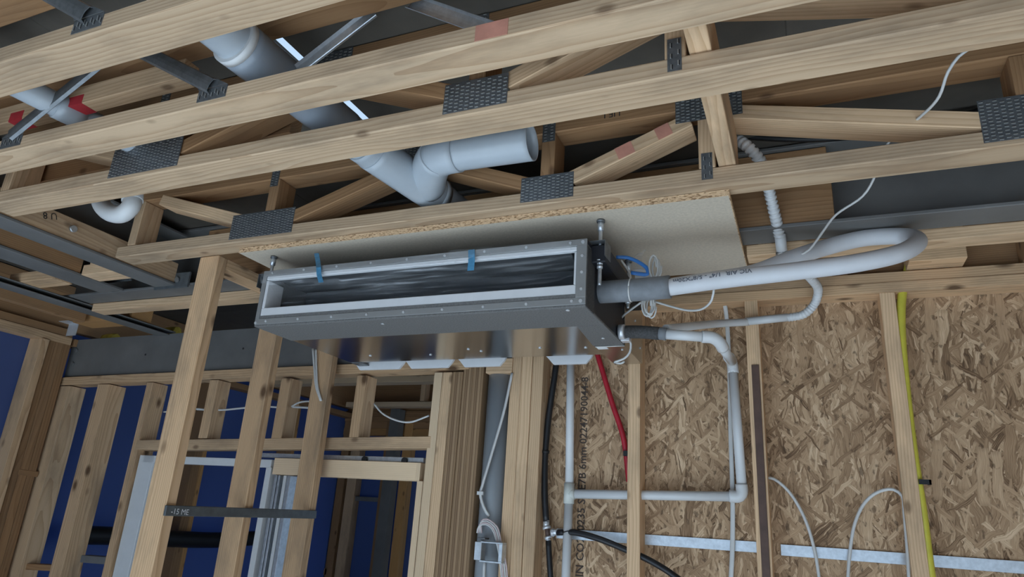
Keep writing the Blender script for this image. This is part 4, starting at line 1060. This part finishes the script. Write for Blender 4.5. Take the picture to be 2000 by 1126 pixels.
cable('thin_cable', [(-0.495, 1.930, 2.527), (-0.481, 1.930, 2.505), (-0.460, 1.900, 2.467), (-0.447, 1.860, 2.431)], 0.0032, 'cable_white', 'white cable tail lying on the grey sleeve by the hanger channel')
# plastic bag with blue seal
bgp = root('plastic_bag', (-0.464, 1.980, 2.505), 'small clear plastic bag with a blue seal behind the hanger channel', 'plastic bag')
poly_prism('bag', [(-0.495, 1.960, 2.517), (-0.444, 1.965, 2.535), (-0.419, 1.970, 2.514), (-0.419, 1.970, 2.487), (-0.465, 1.960, 2.486)], (0.0, 0.012, 0.004), 'film', bgp)
tube('blue_seal', [(-0.514, 1.940, 2.543), (-0.481, 1.950, 2.542), (-0.445, 1.955, 2.525), (-0.419, 1.955, 2.500), (-0.419, 1.955, 2.484), (-0.450, 1.955, 2.488), (-0.469, 1.950, 2.491)], 0.0042, 'blue_plastic', bgp, seg=8, step=0.008, flat=(0.004, 0.006))
poly_prism('paper_insert', [(-0.466, 1.990, 2.498), (-0.385, 1.985, 2.486), (-0.382, 1.980, 2.468), (-0.462, 1.980, 2.471)], (0, 0.003, 0), 'paper', bgp)
wt = poly_prism('plastic_scrap', [(-0.490, 2.078, 2.597), (-0.463, 2.047, 2.597), (-0.438, 2.026, 2.597), (-0.460, 2.071, 2.597), (-0.474, 2.130, 2.597)], (0, 0, -0.003), 'film')
tag(wt, 'torn scrap of white plastic stuck under the particleboard', 'scrap')

# wires by the partition and in the stud wall
for i, dx in enumerate((-0.006, 0.006)):
    o = cable('hanging_cable', [Vector((-2.093, 2.480, 2.440)) + Vector((dx * 1.5, 0, 0)), Vector((-2.070, 2.482, 2.343)) + Vector((dx, 0, 0)), Vector((-2.046, 2.482, 2.259)) + Vector((dx * .7, 0, 0)), Vector((-2.013, 2.485, 2.196)) + Vector((dx * .3, 0, 0))], 0.0048, 'cable_white',
        ('left', 'right')[i] + ' of the two white cables dropping behind the unit onto a stud')
    o['group'] = 'paired white cables'
cable('threaded_cable', [(-2.908, 2.620, 2.180), (-2.811, 2.620, 2.177), (-2.730, 2.625, 2.178), (-2.588, 2.620, 2.187), (-2.418, 2.620, 2.192), (-2.326, 2.625, 2.185)], 0.0048, 'cable_white', 'white cable threaded level through the open stud wall')
cable('threaded_cable', [(-3.149, 2.625, 2.167), (-2.898, 2.610, 2.181), (-2.803, 2.600, 2.171)], 0.0045, 'cable_white', 'white cable entering the leftmost studs behind the near post')
cable('threaded_cable', [(-2.275, 2.600, 2.190), (-2.215, 2.580, 2.206), (-2.141, 2.570, 2.209), (-2.070, 2.550, 2.198)], 0.0042, 'cable_white', 'white cable curling from a stud hole towards the third partition stud')
cable('threaded_cable', [(-2.280, 2.610, 2.190), (-2.149, 2.590, 2.181)], 0.0052, 'cable_white', 'short level white cable left of the third partition stud')
cable('threaded_cable', [(-1.805, 2.600, 2.201), (-1.760, 2.600, 2.161), (-1.688, 2.600, 2.130), (-1.608, 2.600, 2.119), (-1.513, 2.600, 2.148)], 0.0042, 'cable_white', 'white cable swagged between open stud and pale jamb')

# ================================================================== window and sliding-door frame in the stud wall
wn = root('window_1', (-2.737, 2.640, 1.681), 'white window frame standing in the open stud wall', 'window', kind='structure')
zw = 1.939
xa_, xb_ = -3.220, -2.346
block('head', (xa_ + 0.03, xb_ + 0.005), (2.60, 2.64), (zw - 0.036, zw), 'window_white', wn)
block('jamb', (xa_, xa_ + 0.105), (2.60, 2.635), (0.3, zw), 'window_white', wn)
block('jamb', (xb_ - 0.022, xb_ + 0.01), (2.60, 2.64), (0.3, zw - 0.036), 'window_white', wn)
dfm = root('door_1', (-1.898, 2.640, 1.727), 'cavity sliding-door frame with pine lintel and steel studs', 'door frame', kind='structure')
xl0, xl1 = -2.326, -1.517
zl0, zl1 = 1.873, 1.948
block('lintel', (xl0, xl1 - 0.03), (2.60, 2.612), (zl0, zl1), 'pine_clean', dfm)
block('lintel_block', (xl1 - 0.03, xl1 - 0.012), (2.598, 2.65), (zl0, zl1), 'pine_clean', dfm)
block('lintel', (xl0, xl1 - 0.03), (2.66, 2.672), (zl0, zl1), 'pine_clean', dfm)
block('jamb', (-1.540, -1.511), (2.60, 2.69), (0.0, zl0), 'pine_clean', dfm)
block('jamb', (-1.500, -1.473), (2.585, 2.69), (0.0, 2.011), 'pine_clean', dfm)
block('track', (xl0 - 0.2, xl1 - 0.012), (2.618, 2.655), (zl1 + 0.002, zl1 + 0.022), 'galv', dfm)
for q in (-1.826, -1.619):
    tube('roller', [(q, 2.606, zl1 + 0.007), (q, 2.617, zl1 + 0.007)], 0.014, 'black', dfm, seg=14, smooth=False)
xs_ = -2.321
for dx, w, d, m in ((0.0, 0.014, 0.03, 'galv'), (0.020, 0.012, 0.05, 'galv'), (0.052, 0.018, 0.06, 'window_white'), (0.074, 0.020, 0.07, 'galv')):
    block('steel_stud', (xs_ + dx, xs_ + dx + w), (2.615, 2.615 + d), (0.0, zl0 - 0.002), m, dfm)

bkc = tube('black_cable', [(-0.260, 1.950, 2.967), (-0.136, 1.950, 2.920), (-0.005, 1.950, 2.884), (0.147, 1.950, 2.861), (0.305, 1.950, 2.863), (0.454, 1.950, 2.874), (0.610, 1.950, 2.901)], 0.011, 'black', None, seg=10)
tag(bkc, 'thick black cable slung behind the right half of the truss', 'cable')
